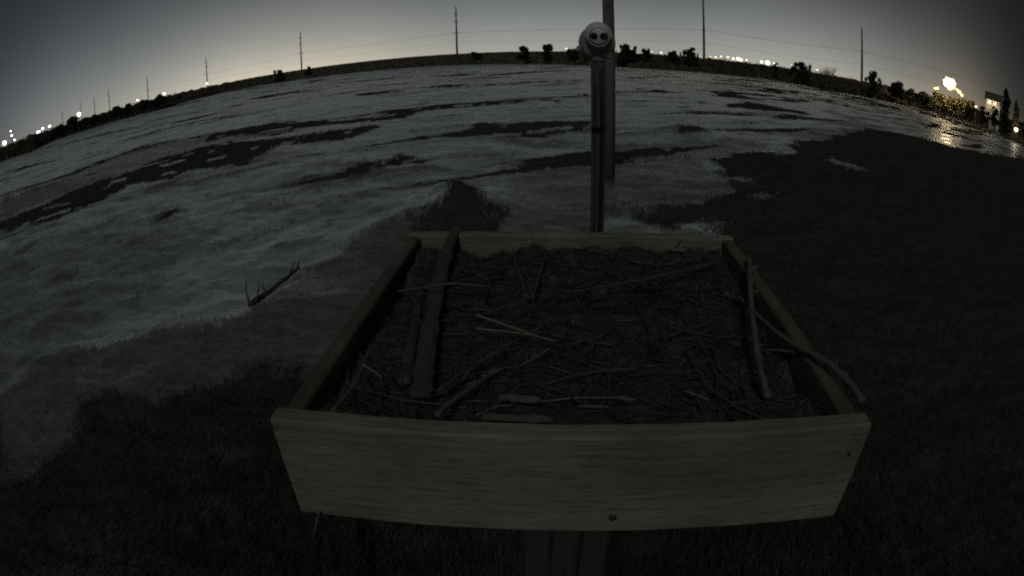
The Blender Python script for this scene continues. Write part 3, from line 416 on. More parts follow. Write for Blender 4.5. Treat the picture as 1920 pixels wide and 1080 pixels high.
def water_material():
    m = bpy.data.materials.new('still_water'); m.use_nodes = True
    t = m.node_tree; b = t.nodes['Principled BSDF']
    b.inputs['Base Color'].default_value = (0.015, 0.016, 0.015, 1); b.inputs['Roughness'].default_value = 0.10
    tc = t.nodes.new('ShaderNodeTexCoord'); mp = t.nodes.new('ShaderNodeMapping'); mp.inputs['Scale'].default_value = (0.5, 1.6, 1); mp.inputs['Rotation'].default_value = (0, 0, R(40))
    n = t.nodes.new('ShaderNodeTexNoise'); n.inputs['Scale'].default_value = 1.6; n.inputs['Detail'].default_value = 5
    bp = t.nodes.new('ShaderNodeBump'); bp.inputs['Strength'].default_value = 0.35; bp.inputs['Distance'].default_value = 0.05
    t.links.new(tc.outputs['Object'], mp.inputs[0]); t.links.new(mp.outputs[0], n.inputs['Vector'])
    t.links.new(n.outputs[0], bp.inputs['Height']); t.links.new(bp.outputs[0], b.inputs['Normal'])
    return m
M['water'] = water_material()

# ------------------------------------------------------------------ the marsh ground, one sheet to the horizon
def make_ground():
    azs = np.concatenate([np.radians(np.linspace(-84, 84, 841)), np.radians(np.linspace(84, 276, 62)[1:-1])])
    ds = np.concatenate([np.geomspace(0.5, 330, 470), np.geomspace(330, 9000, 14)[1:]])
    A, D_ = np.meshgrid(azs, ds)
    X, Y = D_ * np.sin(A), D_ * np.cos(A)
    Z = height(X, Y)
    dk = sum(fields(X, Y, .008)[0] * 1.0 for k in range(4)) / 4
    bp = [fields(X, Y, .006) for k in range(4)]
    br = sum(q[1] for q in bp) / 4; pa = sum(q[2] * 1.0 for q in bp) / 4
    far = D_ > 300
    pa = np.maximum(pa, np.clip((D_ - 14) / 34, 0, .95) * (1 - br)) * (1 - dk)  # ground paler with distance, painted in place of grazing sky reflection
    Z = Z * ~far
    n, m = X.shape
    V = np.stack([X, Y, Z], -1).reshape(-1, 3)
    V = np.concatenate([V, [[0, 0, float(height(np.array([0.]), np.array([0.]))[0])]]])
    I = np.arange(n * m).reshape(n, m); J = np.roll(I, -1, 1)
    F = np.stack([I[:-1], I[1:], J[1:], J[:-1]], -1).reshape(-1, 4)
    # the small fan at the middle as quads with a doubled hub would be degenerate, so close it with triangles split in two sheets
    at = {}
    for nme, q in (('rush', dk), ('brown', br), ('pale', pa)):
        at[nme] = np.concatenate([q.ravel(), [1.0 if nme == 'rush' else 0.0]])
    at['rush'] = np.maximum(at['rush'], np.concatenate([(D_ > 175).ravel() * 0.9, [0]]))
    o = big_mesh('ground', V[:-1], F, M['ground'], {k: v[:-1] for k, v in at.items()}, smooth=True)
    o['kind'] = 'structure'
    return o
make_ground()
for i, w in enumerate(WATER):
    b = MB(); P = np.array(w); c = P.mean(0)
    v = [(p[0], p[1], 0.004) for p in P]
    if np.cross(P[1] - P[0], P[2] - P[1]) < 0: v = v[::-1]
    b.add(v, [tuple(range(len(v)))])
    o = b.build('water', M['water']); o['kind'] = 'structure'

# ------------------------------------------------------------------ blades
def blades(name, x, y, z, h, w, yaw, lean, tint, m):
    n = len(x); dx, dy = np.cos(yaw), np.sin(yaw)         # lean direction
    px, py = -np.sin(yaw), np.cos(yaw)
    V = np.zeros((n, 6, 3))
    for k, (t, ww) in enumerate(((0, 1.0), (0.55, 0.75), (1.0, 0.12))):
        off = lean * t ** 1.6; zz = z + h * t
        for s, sg in ((0, -1), (1, 1)):
            V[:, 2 * k + s, 0] = x + dx * off + sg * px * w * ww / 2
            V[:, 2 * k + s, 1] = y + dy * off + sg * py * w * ww / 2
            V[:, 2 * k + s, 2] = zz
    I = np.arange(n) * 6
    F = np.concatenate([np.stack([I, I + 1, I + 3, I + 2], 1), np.stack([I + 2, I + 3, I + 5, I + 4], 1)])
    return big_mesh(name, V.reshape(-1, 3), F, m, {'tint': np.repeat(tint, 6)})
def scatter(n, a0, a1, d0, d1, test):
    a = np.radians(rng.uniform(a0, a1, n)); d = np.exp(rng.uniform(np.log(d0), np.log(d1), n))
    x, y = d * np.sin(a), d * np.cos(a)
    k = test(x, y); return x[k], y[k], d[k]
# dark rush patches
x, y, d = scatter(260000, -76, 76, 2.0, 150, lambda x, y: fields(x, y, .008)[0])
n = len(x)
hh = (0.03 + 0.10 * rng.random(n) ** 2) * (0.7 + 0.6 * (fbm(x * .6, y * .6, 2) + .5)) * np.where(d < 9, 1.25, 1.0)
blades('marsh_rush', x, y, height(x, y) - 0.01, hh, np.maximum(0.008, 0.0011 * d) * rng.uniform(.7, 1.4, n), rng.uniform(0, 6.28, n), hh * rng.uniform(.2, .9, n), rng.uniform(.75, 1.12, n), M['rush'])['kind'] = 'stuff'
# flattened pale salt hay, combed by the tide
x, y, d = scatter(45000, -76, 60, 3.0, 30, lambda x, y: ~fields(x, y)[0] & (fields(x, y)[1] < 0.5))
n = len(x)
flow = 0.35 + 1.6 * fbm(x * .12, y * .12, 2) + rng.normal(0, .35, n)
ln = rng.uniform(.12, .34, n) * (0.7 + d * 0.02)
blades('salt_hay', x, y, height(x, y) - 0.005, rng.uniform(.008, .03, n), np.maximum(0.006, 0.0010 * d) * rng.uniform(.6, 1.3, n), flow, ln, rng.uniform(.35, 1.15, n), M['hay'])['kind'] = 'stuff'
x, y, d = scatter(70000, -76, 60, 2.0, 30, lambda x, y: (fields(x, y)[1] > 0.5) & ~fields(x, y)[0])
n = len(x)
flow = 0.35 + 1.6 * fbm(x * .12, y * .12, 2) + rng.normal(0, .6, n)
blades('brown_thatch', x, y, height(x, y) - 0.005, rng.uniform(.02, .10, n), np.maximum(0.006, 0.0010 * d) * rng.uniform(.6, 1.3, n), flow, rng.uniform(.1, .3, n), rng.uniform(.2, .62, n), M['hay'])['kind'] = 'stuff'

# ------------------------------------------------------------------ reed belt and scrub at the far edge of the marsh
BA = np.array([b[0] for b in BELT]); BD = np.array([b[1] for b in BELT])
def belt():
    n = 90000
    a = rng.uniform(-62, 62, n); d0 = np.interp(a, BA, np.clip(BD, 130, 235)) + 3 * fbm(a * 1.5, a * 0, 3)
    t = rng.random(n) ** 1.3; d = d0 + t * 55
    ar = np.radians(a); x, y = d * np.sin(ar), d * np.cos(ar)
    rough = np.interp(a, [-62, -36, -30, -24, 4, 12, 24, 40, 62], [1, 1, .6, .12, .12, .5, .6, .9, .9])
    topel = 0.20 + 0.36 * rough * fbm(a * 1.3, a * 0 + 3, 5)
    top = 3.2 + d * np.tan(np.radians(topel))
    front = np.minimum(1, 0.30 + (d - d0) / 14)
    h = top * front * (1 - 0.28 * rng.random(n) ** 2) * np.where(rng.random(n) < .1, 1 - rough * .2, 1)
    z0 = h * rng.random(n) * 0.75
    o = blades('reed_belt', x, y, z0, h - z0, rng.uniform(.25, .6, n), rng.uniform(0, 6.28, n), rng.uniform(0, .5, n), rng.uniform(.6, 1.3, n) * np.interp(a, [-62, -30, -20, 5, 20, 62], [.8, 1.0, 1.5, 1.1, .8, .8]), M['reed'])
    o['kind'] = 'stuff'
belt()

# ------------------------------------------------------------------ trees
def leaf_cloud(c, rx, ry, rz, n, size, r, shell=0.55):
    u = r.normal(size=(n, 3)); u /= np.linalg.norm(u, axis=1)[:, None]
    rad = (shell + (1 - shell) * r.random(n)) ** 1.0
    P = np.array(c) + u * rad[:, None] * np.array([rx, ry, rz])
    a = r.normal(size=(n, 3)); a /= np.linalg.norm(a, axis=1)[:, None]
    b = np.cross(a, r.normal(size=(n, 3))); b /= np.linalg.norm(b, axis=1)[:, None] + 1e-9
    s = size * r.uniform(.5, 1.3, n)[:, None]
    return np.stack([P - a * s * 1.5, P + b * s * .42, P + a * s * 1.5, P - b * s * .42], 1)
def tree(name, label, cat, azd, d, topel, wid, kind='juniper', seed=1, group=None, leafmat='leaf', base=0.0, dens=1.0):
    r = np.random.default_rng(seed); rr = random.Random(seed)
    a = R(azd); x, y = d * math.sin(a), d * math.cos(a)
    H = 3.2 + d * math.tan(R(topel)) - base
    root = empty(name, (x, y, base)); tag(root, label, cat, group)
    Q = []; tb = MB()
    lean = rr.uniform(-.06, .06) * H
    tp = [(0, 0, -0.1), (lean * .3, 0, H * .3), (lean * .7, 0, H * .6), (lean, 0, H * .93)]
    r0 = 0.035 * H
    tb.tube(tp, [r0, r0 * .8, r0 * .5, r0 * .12], 8, wob=.12)
    if kind == 'juniper':
        nc = 13
        for i in range(nc):
            t = 0.22 + 0.76 * (i + rr.random() * .6) / nc
            w = wid / 2 * (1 - 0.72 * ((t - .25) / .75) ** 1.4 if t > .25 else .75)
            ang = rr.uniform(0, 6.28); off = w * rr.uniform(.25, .75)
            c = (lean * t + off * math.cos(ang), off * math.sin(ang), H * t * rr.uniform(.9, 1.0))
            tb.tube([(lean * t * .8, 0, c[2] - .12 * H), (c[0] * .6, c[1] * .6, c[2] - .05 * H), c], [r0 * .3, r0 * .2, r0 * .06], 5)
            k = max(w * .5, wid * .10)
            Q.append(leaf_cloud(c, k * 1.1, k * 1.1, k * rr.uniform(.5, .8), int(95 * dens), .10 * wid * .55 + .06, r, .2))
        for i in range(5):   # upswept tips that break the outline
            ang = rr.uniform(0, 6.28); off = wid * rr.uniform(.25, .5)
            c = (off * math.cos(ang), off * math.sin(ang), H * rr.uniform(.55, .9))
            Q.append(leaf_cloud(c, wid * .07, wid * .07, wid * .16, int(34 * dens), .10 * wid * .45 + .05, r, .0))
    elif kind == 'round':
        for i in range(16):
            ang = rr.uniform(0, 6.28); t = rr.uniform(.3, .86); off = wid * rr.uniform(.05, .38) * math.sqrt(max(.1, 1 - abs(t - .5)))
            c = (off * math.cos(ang), off * math.sin(ang), H * t)
            tb.tube([(0, 0, H * .25), (c[0] * .5, c[1] * .5, H * (.2 + t * .4)), c], [r0 * .4, r0 * .25, r0 * .06], 5)
            k = wid * rr.uniform(.12, .2)
            Q.append(leaf_cloud(c, k, k, k * .8, int(100 * dens), .05 * wid + .05, r, .2))
    elif kind == 'column':
        for i in range(18):
            t = (i + .5) / 18; w = wid / 2 * (0.9 if t < .75 else .9 * (1 - (t - .75) * 3.2))
            c = (rr.uniform(-.3, .3) * w, rr.uniform(-.3, .3) * w, H * (.05 + .93 * t))
            Q.append(leaf_cloud(c, w, w, H * .06, int(110 * dens), .07 * wid + .05, r, .3))
    elif kind == 'bare':
        for i in range(26):
            ang = rr.uniform(0, 6.28); sp = wid * rr.uniform(.15, .52)
            e = np.array([sp * math.cos(ang), sp * math.sin(ang), H * rr.uniform(.6, 1.0)])
            s = np.array([0, 0, H * rr.uniform(.1, .45)])
            tb.tube([s, (s + e) / 2 + [0, 0, H * .05], e], [r0 * .35, r0 * .22, r0 * .08], 4)
            for q in range(5):
                f = e + r.normal(size=3) * [wid * .1, wid * .1, H * .08]; tb.tube([s * .35 + e * .65, f], [r0 * .14, r0 * .05], 3)
        Q.append(leaf_cloud((0, 0, H * .7), wid * .5, wid * .5, H * .3, int(160 * dens), .09, r, .3))
    tb.build('trunk', M['bark'] if kind != 'bare' else M['twig'], root)
    V = np.concatenate(Q).reshape(-1, 3); F = np.arange(len(V)).reshape(-1, 4)
    big_mesh('crown', V, F, M[leafmat] if kind != 'bare' else M['twig'], parent=root)
    return root
G1 = 'trees along the far edge of the marsh'
TREES = [
 (1.8, 160, .86, 3.6, 'round', 'low round dark tree on the skyline, first left of the white camera'),
 (4.0, 158, 1.02, 3.4, 'round', 'dark bushy tree with a light at its right foot, nearest the camera on its left'),
 (11.9, 142, 1.08, 4.6, 'juniper', 'broad dark cedar on the skyline directly right of the white camera'),
 (13.6, 143, .80, 3.6, 'juniper', 'ragged dark cedar second to the right of the white camera'),
 (16.5, 145, .78, 3.4, 'juniper', 'short dark cedar between two small lights right of the camera'),
 (18.3, 145, 1.36, 3.8, 'juniper', 'tall leaning dark cedar just left of the thin pole at upper right'),
 (29.4, 140, 1.10, 4.6, 'juniper', 'wide two pronged dark cedar right of the brightest town light'),
 (26.9, 142, .75, 1.6, 'juniper', 'small pointed dark cedar beside the brightest town light'),
 (37.3, 135, 1.50, 4.0, 'juniper', 'dark cedar just right of the last thin pole'),
 (39.8, 140, .98, 4.4, 'round', 'low rounded tree between the last pole and the bright floodlight'),
 (-22.5, 205, .56, 3.8, 'juniper', 'ragged dark cedar just left of the pole at the glowing horizon'),
 (-19.6, 210, .50, 2.6, 'round', 'small round bush just right of the pole at the glowing horizon'),
 (-2.9, 182, .40, 3.2, 'round', 'very low bush on the smooth skyline right of the upper middle pole'),
 (6.6, 155, .55, 4.0, 'round', 'low dark bush against the left side of the camera post')]
for i, (a, d, te, w, k, lb) in enumerate(TREES):
    tree('cedar_tree' if k == 'juniper' else 'bush', lb, 'tree' if k == 'juniper' else 'bush', a, d, te, w * 1.25, k, 20 + i, G1, dens=1.8)
tree('leafless_shrub', 'pale leafless shrub with fine twigs on the right skyline', 'shrub', 32.3, 150, 1.0, 5.0, 'bare', 51)
G2 = 'rounded bushes along the left skyline'
for i, (a, d, te, w, lb) in enumerate([
 (-44.9, 175, .86, 4.6, 'rounded bush left of the large white light on the left skyline'),
 (-46.4, 178, .50, 4.4, 'dark bush between the purple and the large white light'),
 (-49.6, 160, .46, 4.2, 'low dark bush left of the purple white lights'),
 (-42.4, 175, .55, 4.0, 'dark bush just right of the large white light on the left'),
 (-40.0, 180, .50, 4.6, 'dark rounded bush right of three thin poles'),
 (-38.6, 180, .50, 3.4, 'dark rounded bush left of the small warm light'),
 (-36.9, 180, .50, 4.0, 'dark rounded bush at the left foot of a thin pole'),
 (-35.2, 182, .55, 4.6, 'dark rounded bush left of the white light at the pole')]):
    tree('bush', lb, 'bush', a, d, te, w * 1.1, 'round', 70 + i, G2, dens=1.5)

def scrub():
    r = np.random.default_rng(44); Q = []
    for k in range(420):
        a = r.uniform(7, 46) if k < 300 else r.uniform(-54, -33)
        d = r.uniform(150, 190) if a > 0 else r.uniform(178, 200)
        te = .10 + .55 * max(0.0, float(fbm(np.array([a * .9]), np.array([7.0]), 4)[0]) + .18) + r.uniform(0, .14)
        H = 3.2 + d * math.tan(R(te)); w = r.uniform(.7, 1.9)
        x, y = d * math.sin(R(a)), d * math.cos(R(a))
        Q.append(leaf_cloud((x, y, H * .62), w, w, H * .38, 70, .26, r, .3))
    V = np.concatenate(Q).reshape(-1, 3)
    o = big_mesh('scrub_thicket', V, np.arange(len(V)).reshape(-1, 4), M['leaf']); o['kind'] = 'stuff'
scrub()

# ------------------------------------------------------------------ transmission poles and wires
def tpole(label, azd, d, H, arm, seed, shade=1.0):
    a = R(azd); x, y = d * math.sin(a), d * math.cos(a)
    root = empty('transmission_pole', (x, y, 0)); tag(root, label, 'pole', 'thin transmission poles on the horizon')
    MB().tube([(0, 0, -.3), (0, 0, H * .5), (0, 0, H)], [.40, .31, .17], 10).build('pole', M['steel'], root)
    dirn = Vector((0.86, -0.5, 0)).normalized()
    for k, f in enumerate((arm / H, arm / H + (1 - arm / H) * .42, arm / H + (1 - arm / H) * .72)):
        L = 1.5 if k == 0 else .8
        p = [(-dirn.y * L, dirn.x * L, H * f), (dirn.y * L, -dirn.x * L, H * f)]
        MB().tube(p, .10, 6).build('crossarm', M['steel'], root)
        for q in p:
            MB().lathe([(.06, -.5), (.14, -.4), (.08, -.3), (.14, -.2), (.06, 0)], 8, Matrix.Translation(q)).build('insulator', M['steel'], root)
    return x, y
PT = [(-45.9, 560, 19.0, 'faintest thin pole far left above the purple white lights'), (-43.8, 530, 21.5, 'faint thin pole above the large white light on the left'),
      (-42.25, 500, 21.5, 'faint thin pole just right of the large white light'), (-40.6, 468, 22.0, 'thin pole rising beside rounded bushes at left'),
      (-36.35, 412, 22.0, 'thin pole between the two small lights on the left skyline'), (-30.0, 337, 22.0, 'thin pole with a small light at its foot'),
      (-20.25, 263, 22.0, 'thin pole above the brightest part of the horizon glow'), (-4.78, 208, 22.0, 'thin pole at upper middle left of the white camera'),
      (19.58, 157, 23.0, 'tallest thin pole whose top leaves the picture'), (35.95, 155, 18.4, 'thin pole left of the bright floodlight')]
pp = [(*tpole(lb, a, d, H, 11.9 if i < 9 else 12.2, i), H) for i, (a, d, H, lb) in enumerate(PT)]
def wire(z, label, off, rad):
    b = MB(); path = []
    pts = pp[3:] + [(pp[9][0] + 95, pp[9][1] - 75, 18)]
    for i in range(len(pts) - 1):
        for t in np.linspace(0, 1, 14, endpoint=False):
            x = pts[i][0] * (1 - t) + pts[i + 1][0] * t; y = pts[i][1] * (1 - t) + pts[i + 1][1] * t
            path.append((x + off * .5, y + off * .86, z - 4 * t * (1 - t) * 1.0))
    path.append((pts[-1][0], pts[-1][1], z))
    b.tube(path, rad, 4, cap=True)
    tag(b.build('power_line', M['wire']), label, 'wire', 'wires strung along the thin poles')
wire(11.9, 'upper dark wire slung between the thin poles', 1.45, .030)
wire(8.2, 'lower fainter wire slung beneath the crossarms of the thin poles', -.6, .020)

# ------------------------------------------------------------------ town lights
def lamp(label, azd, d, elv, px, matn, group, kind='globe'):
    a = R(azd); x, y = d * math.sin(a), d * math.cos(a); z = 3.2 + d * math.tan(R(elv))
    root = empty('street_lamp', (x, y, 0)); tag(root, label, 'lamp', group)
    r = px / 2 / 1050 * d * .72
    MB().tube([(0, 0, 0), (0, 0, z - r)], [.12, .08], 8).build('pole', M['steel'], root)
    MB().sphere((0, 0, z), r, 14, 9, (random.uniform(.8, 1.35), 1, random.uniform(.65, 1.05))).build('lamp_globe', M[matn], root, True)
    MB().lathe([(r * .35, -.2 * r), (r * .6, 0), (r * .3, .18 * r)], 12, Matrix.Translation((0, 0, z + r * .85))).build('lamp_cap', M['steel'], root)
GL = 'white town lights along the left horizon'
for a, e, px, m, lb in [
 (-52.8, .50, 11, 'lampcool', 'large cold white light at the very left edge of the horizon'),
 (-51.6, .42, 5, 'lampcool', 'small cold white light just right of the leftmost large one'),
 (-51.87, .93, 5, 'lampsmall', 'small warm light above the leftmost lights'),
 (-51.94, 1.37, 4, 'lampsmall', 'dim warm light, highest of those at far left'),
 (-48.78, .32, 11, 'lampcool', 'large purple white light, lowest of the left cluster'),
 (-48.25, .53, 7, 'lampcool', 'white light in the middle of the left cluster'),
 (-47.45, .52, 7, 'lampcool', 'white light at the right of the left cluster'),
 (-45.3, .28, 6, 'lampsmall', 'small light low beneath a bush left of the large white one'),
 (-44.04, .74, 11, 'lampcool', 'large white light standing alone beneath three faint poles'),
 (-37.51, .48, 4, 'lampsmall', 'tiny warm light left of a thin pole'),
 (-34.62, .45, 8, 'lampwhite', 'white light between two thin poles on the left skyline'),
 (-30.04, .50, 5, 'lampwhite', 'small white light at the foot of a thin pole')]:
    lamp(lb, a, 262, e, px, m, GL)
GR = 'white town lights along the right horizon'
RL = [(4.26, .47, 5), (5.93, .47, 6), (14.35, .42, 5), (15.3, .42, 4), (17.49, .42, 6), (19.04, .40, 6), (20.22, .42, 5), (20.76, .42, 6), (21.3, .53, 4), (22.0, .55, 6),
      (22.54, .45, 6), (23.03, .50, 8), (23.3, .42, 7), (23.9, .46, 6), (25.43, .47, 7), (26.04, .46, 12), (26.75, .50, 5), (28.5, .56, 4), (31.2, .49, 6)]
RLB = ['small light at the foot of the bushy tree left of the camera', 'small light touching the left side of the white camera', 'small light between the two cedars right of the camera',
       'tiny light right of the ragged cedar by the camera', 'small light at the left foot of the tall leaning cedar', 'light between the tall leaning cedar and the thin pole',
       'first light right of the tallest thin pole', 'second light right of the tallest thin pole', 'third and smallest light right of the tallest thin pole', 'fourth light right of the tallest thin pole',
       'fifth light right of the tallest thin pole', 'large light in the middle of the bright row', 'light right against the large one of the bright row', 'single light after the bright row',
       'light just left of the brightest town light', 'brightest town light on the right horizon', 'tiny light just right of the brightest town light', 'tiny light at the left foot of the two pronged cedar', 'last small light before the pale leafless shrub']
for (a, e, px), lb in zip(RL, RLB): lamp(lb, a, 235, e, px * (.8 if px <= 5 else 1), 'lampwhite' if px > 6 else random.choice(['lampwhite', 'lampcream', 'lampcream']), GR)

# ------------------------------------------------------------------ floodlit house and garden at the right
def flood(label, azd, d, elv, r, matn, heads=((0, 0, 1.0),)):
    a = R(azd); x, y = d * math.sin(a), d * math.cos(a); z = 3.2 + d * math.tan(R(elv))
    root = empty('floodlight', (x, y, 0)); tag(root, label, 'floodlight', 'warm floodlights of the house on the right')
    root.rotation_euler = (0, 0, -a)
    MB().tube([(0, 0, 0), (0, 0, z - r * .6)], [.16, .10], 8).build('pole', M['steel'], root)
    for k, (ox, oz, f) in enumerate(heads):
        MB().sphere((ox * r, .05 * k, z + oz * r), r * f, 16, 10, (1, .7, .85)).build('lamp_glass', M[matn if k < 3 else 'lampglow'], root, True)
        MB().lathe([(r * f * .8, -.05), (r * f * .6, .12 * r * f), (r * f * .2, .2 * r * f)], 12, Matrix.Translation((ox * r, .05 * k, z + oz * r + r * f * .84))).build('lamp_hood', M['steel'], root)
        if ox: MB().tube([(0, .1, z + oz * r - r * f), (ox * r, .1, z + oz * r - r * f * .8)], .05, 6).build('bracket', M['steel'], root)
flood('largest dazzling warm floodlight on the right', 45.56, 138, 2.02, 1.5, 'lampwarm', ((0, 0, .85), (-.50, -.30, .50), (.48, .36, .45), (.62, -.50, .50), (-.42, .62, .36), (.08, -.85, .42), (-.85, .12, .34), (.90, .06, .34)))  # outer amber heads are added, standing in for the lamp's warm glare
flood('small added glow for lit leaves just left of the dazzling floodlight', 44.14, 138, 1.15, .7, 'lampglow', ((-.5, -.15, .5), (.3, .1, .55)))  # glowing shape added where leaves catch the light
flood('floodlight low at the right foot of the dazzling one', 46.7, 138, 1.40, 1.0, 'lampglow', ((0, 0, .5), (.75, -.6, .42), (-.6, .35, .34)))
flood('small round garden light beneath the brightest shrub', 48.67, 137, .42, .35, 'lampcream')
def house():
    a = R(50.6); d = 158; x, y = d * math.sin(a), d * math.cos(a)
    root = empty('house', (x, y, 0), -a); tag(root, 'pale two storey house wall lit at night behind dark shrubs', 'house')
    W, D_, H = 4.4, 8.0, 7.3
    MB().box((0, D_ / 2, H / 2), (W, D_, H)).build('wall', M['wall'], root)
    rb = MB(); o = .5
    v = [(-W / 2 - o, -o, H + .004), (W / 2 + o, -o, H + .004), (W / 2 + o, D_ + o, H + .004), (-W / 2 - o, D_ + o, H + .004), (-W / 2 - o, D_ / 2, H + 2.2), (W / 2 + o, D_ / 2, H + 2.2)]
    rb.add(v, [(0, 3, 2, 1), (0, 1, 5, 4), (2, 3, 4, 5), (0, 4, 3), (1, 2, 5)]); rb.build('roof', M['roof'], root)
    for px, pz, w, h in ((1.45, 4.6, .8, 1.1), (1.2, 1.9, 1.0, 1.2)):
        f = MB()
        for q in ((0, h / 2 + .05, w + .2, .1), (0, -h / 2 - .05, w + .2, .1), (-w / 2 - .05, 0, .1, h), (w / 2 + .05, 0, .1, h)):
            f.box((px + q[0], -.04, pz + q[1]), (q[2], .08, q[3]))
        wn_ = f.build('window', M['white'], root)
        MB().box((px, -.02, pz), (w, .03, h)).build('pane', M['glass'], wn_)
    MB().box((-1.15, -.22, 6.7), (.34, .30, .34)).build('added_wall_light', M['lampwarm'], root)  # added glowing boxes that light the front wall
    MB().box((.6, -.22, 6.6), (.22, .30, .22)).build('added_wall_light', M['lampwarm'], root)
    MB().box((-1.5, -.03, 1.05), (1.0, .06, 2.1)).build('door', M['bark'], root)
house()
G3 = 'shrubs lit by the floodlights'
for i, (a, d, te, w, k, lb) in enumerate([
 (44.6, 147, .95, 5.0, 'round', 'olive shrub lit from above just left of the dazzling floodlight'),
 (45.9, 145, .90, 5.2, 'round', 'olive shrub directly below the dazzling floodlight'),
 (47.1, 145, .95, 4.2, 'round', 'yellow lit shrub right of the dazzling floodlight'),
 (48.1, 147, 1.00, 4.4, 'round', 'brightest cream lit shrub between floodlight and house'),
 (43.0, 146, .55, 4.6, 'round', 'dim olive shrub farthest left of the floodlit ones'),
 (41.6, 147, .45, 4.6, 'round', 'dark shrub left of the floodlit shrubs'),
 (46.6, 141, .20, 4.0, 'round', 'low lit bush in front of the floodlit shrubs')]):
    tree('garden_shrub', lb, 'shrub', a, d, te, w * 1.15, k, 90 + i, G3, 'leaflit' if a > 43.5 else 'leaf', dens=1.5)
tree('garden_shrub', 'dark shrub standing in front of the pale lit house', 'shrub', 49.7, 141, .80, 3.6, 'round', 101, dens=1.6)
tree('garden_shrub', 'dark pointed shrub before the right half of the lit house', 'shrub', 50.9, 141, .98, 3.2, 'juniper', 102, dens=1.6)
tree('columnar_tree', 'tall dark columnar conifer right of the lit house', 'tree', 52.05, 126, 3.0, 3.2, 'column', 103)
tree('columnar_tree', 'added pale narrow tree standing in for a lamp smear at the right edge', 'tree', 53.35, 104, 2.2, 1.7, 'column', 104, None, 'leaflit')  # tree added for the upright smear of light above the garden lamp
flood('garden light at the foot of the pale narrow tree', 53.45, 101.6, -.55, .36, 'lampsmall')
tree('garden_shrub', 'black shrub at the very right edge beside the garden light', 'shrub', 54.35, 102, .6, 2.6, 'round', 105)

# ------------------------------------------------------------------ tall wooden pole beyond the nest
a = R(10.13); d = 13.78
up = empty('utility_pole', (d * math.sin(a), d * math.cos(a), 0)); tag(up, 'tall weathered wooden pole standing in the marsh behind the camera post', 'pole')
MB().tube([(0, 0, -.4), (.0, 0, 3), (.0, 0, 6), (0.02, 0, 9.5)], [.150, .142, .138, .125], 18).build('pole_shaft', M['pole'], up, True)
MB().box((-.02, -.145, 4.45), (.10, .02, .16)).build('tag_plate', M['steel'], up)

# ------------------------------------------------------------------ nesting platform
YAW = R(-5.35); TOP = 2.54; BW = 1.222; TH = .046; BH = .262
plat = empty('nest_platform', (0.173, 1.408, 0), YAW)
tag(plat, 'grey weathered wooden box platform on a post holding a stick nest', 'nest platform')
def board(name, c, size, m, seed, holes=()):
    """plank with slightly worn uneven edges"""
    r = np.random.default_rng(seed); nx = 40
    L = 0 if size[0] > size[1] else 1
    s = np.linspace(-size[L] / 2, size[L] / 2, nx)
    jt = .0022 * r.normal(size=(nx, 4)).cumsum(0); jt -= jt.mean(0); jt = np.clip(jt * .2, -.002, .002)
    V = []; t, h = size[1 - L] / 2, size[2] / 2; bv = .005
    for i in range(nx):
        k = [(-t, -h + bv), (-t, h - bv), (-t + bv, h), (t - bv, h), (t, h - bv), (t, -h + bv), (t - bv, -h), (-t + bv, -h)]
        for j, (u, w) in enumerate(k):
            dz = jt[i, 0] if w > 0 else jt[i, 1]
            if name == 'front_board': dz += (.002 if w < 0 else .013) + (.016 if w < 0 else .003) * (1 - (2 * s[i] / size[L]) ** 2)
            p = (s[i], u, w + dz) if L == 0 else (u, s[i], w + dz); V.append(p)
    F = [(i * 8 + j, (i + 1) * 8 + j, (i + 1) * 8 + (j + 1) % 8, i * 8 + (j + 1) % 8) for i in range(nx - 1) for j in range(8)]
    if L == 1: F = [q[::-1] for q in F]
    e0 = tuple(range(8)); e1 = tuple((nx - 1) * 8 + j for j in range(8))[::-1]
    F += [e0, e1] if L == 0 else [e0[::-1], e1[::-1]]
    return MB().add(np.array(V) + np.array(c), F).build(name, m, plat)
zc = TOP - BH / 2; hw = BW / 2
fb = board('front_board', (0, -hw + TH / 2, zc), (BW, TH, BH), M['wood'], 1)
board('back_board', (0, hw - TH / 2, zc), (BW, TH, BH), M['wood'], 2)
board('side_board', (-hw + TH / 2, 0, zc - .004), (TH, BW - 2 * TH - .004, BH - .006), M['woodside'], 3)
board('side_board', (hw - TH / 2, 0, zc - .002), (TH, BW - 2 * TH - .004, BH - .006), M['woodside'], 4)
MB().box((0, 0, TOP - BH + .02), (BW - 2 * TH - .01, BW - 2 * TH - .01, .03)).build('floor_panel', M['woodside'], plat)
pz = TOP - BH + .004
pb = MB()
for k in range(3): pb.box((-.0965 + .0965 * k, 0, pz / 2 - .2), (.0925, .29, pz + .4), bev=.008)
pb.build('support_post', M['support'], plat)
for sx in (-1, 1):
    MB().tube([(sx * .15, 0, pz - .62), (sx * .52, 0, pz - .03)], .035, 4).build('brace', M['support'], plat)
def local(wx, wy):
    dx, dy = wx - .173, wy - 1.408; c, s = math.cos(-YAW), math.sin(-YAW); return dx * c - dy * s, dx * s + dy * c
for bx, bz, r in ((.075, -.197, .009), (.578, -.062, .0045)):
    MB().lathe([(r, 0), (r * .95, .004), (r * .5, .007)], 10, Matrix.Translation((bx, -hw + .0005, TOP + bz)) @ Matrix.Rotation(R(90), 4, 'X')).build('bolt', M['rust'], fb)

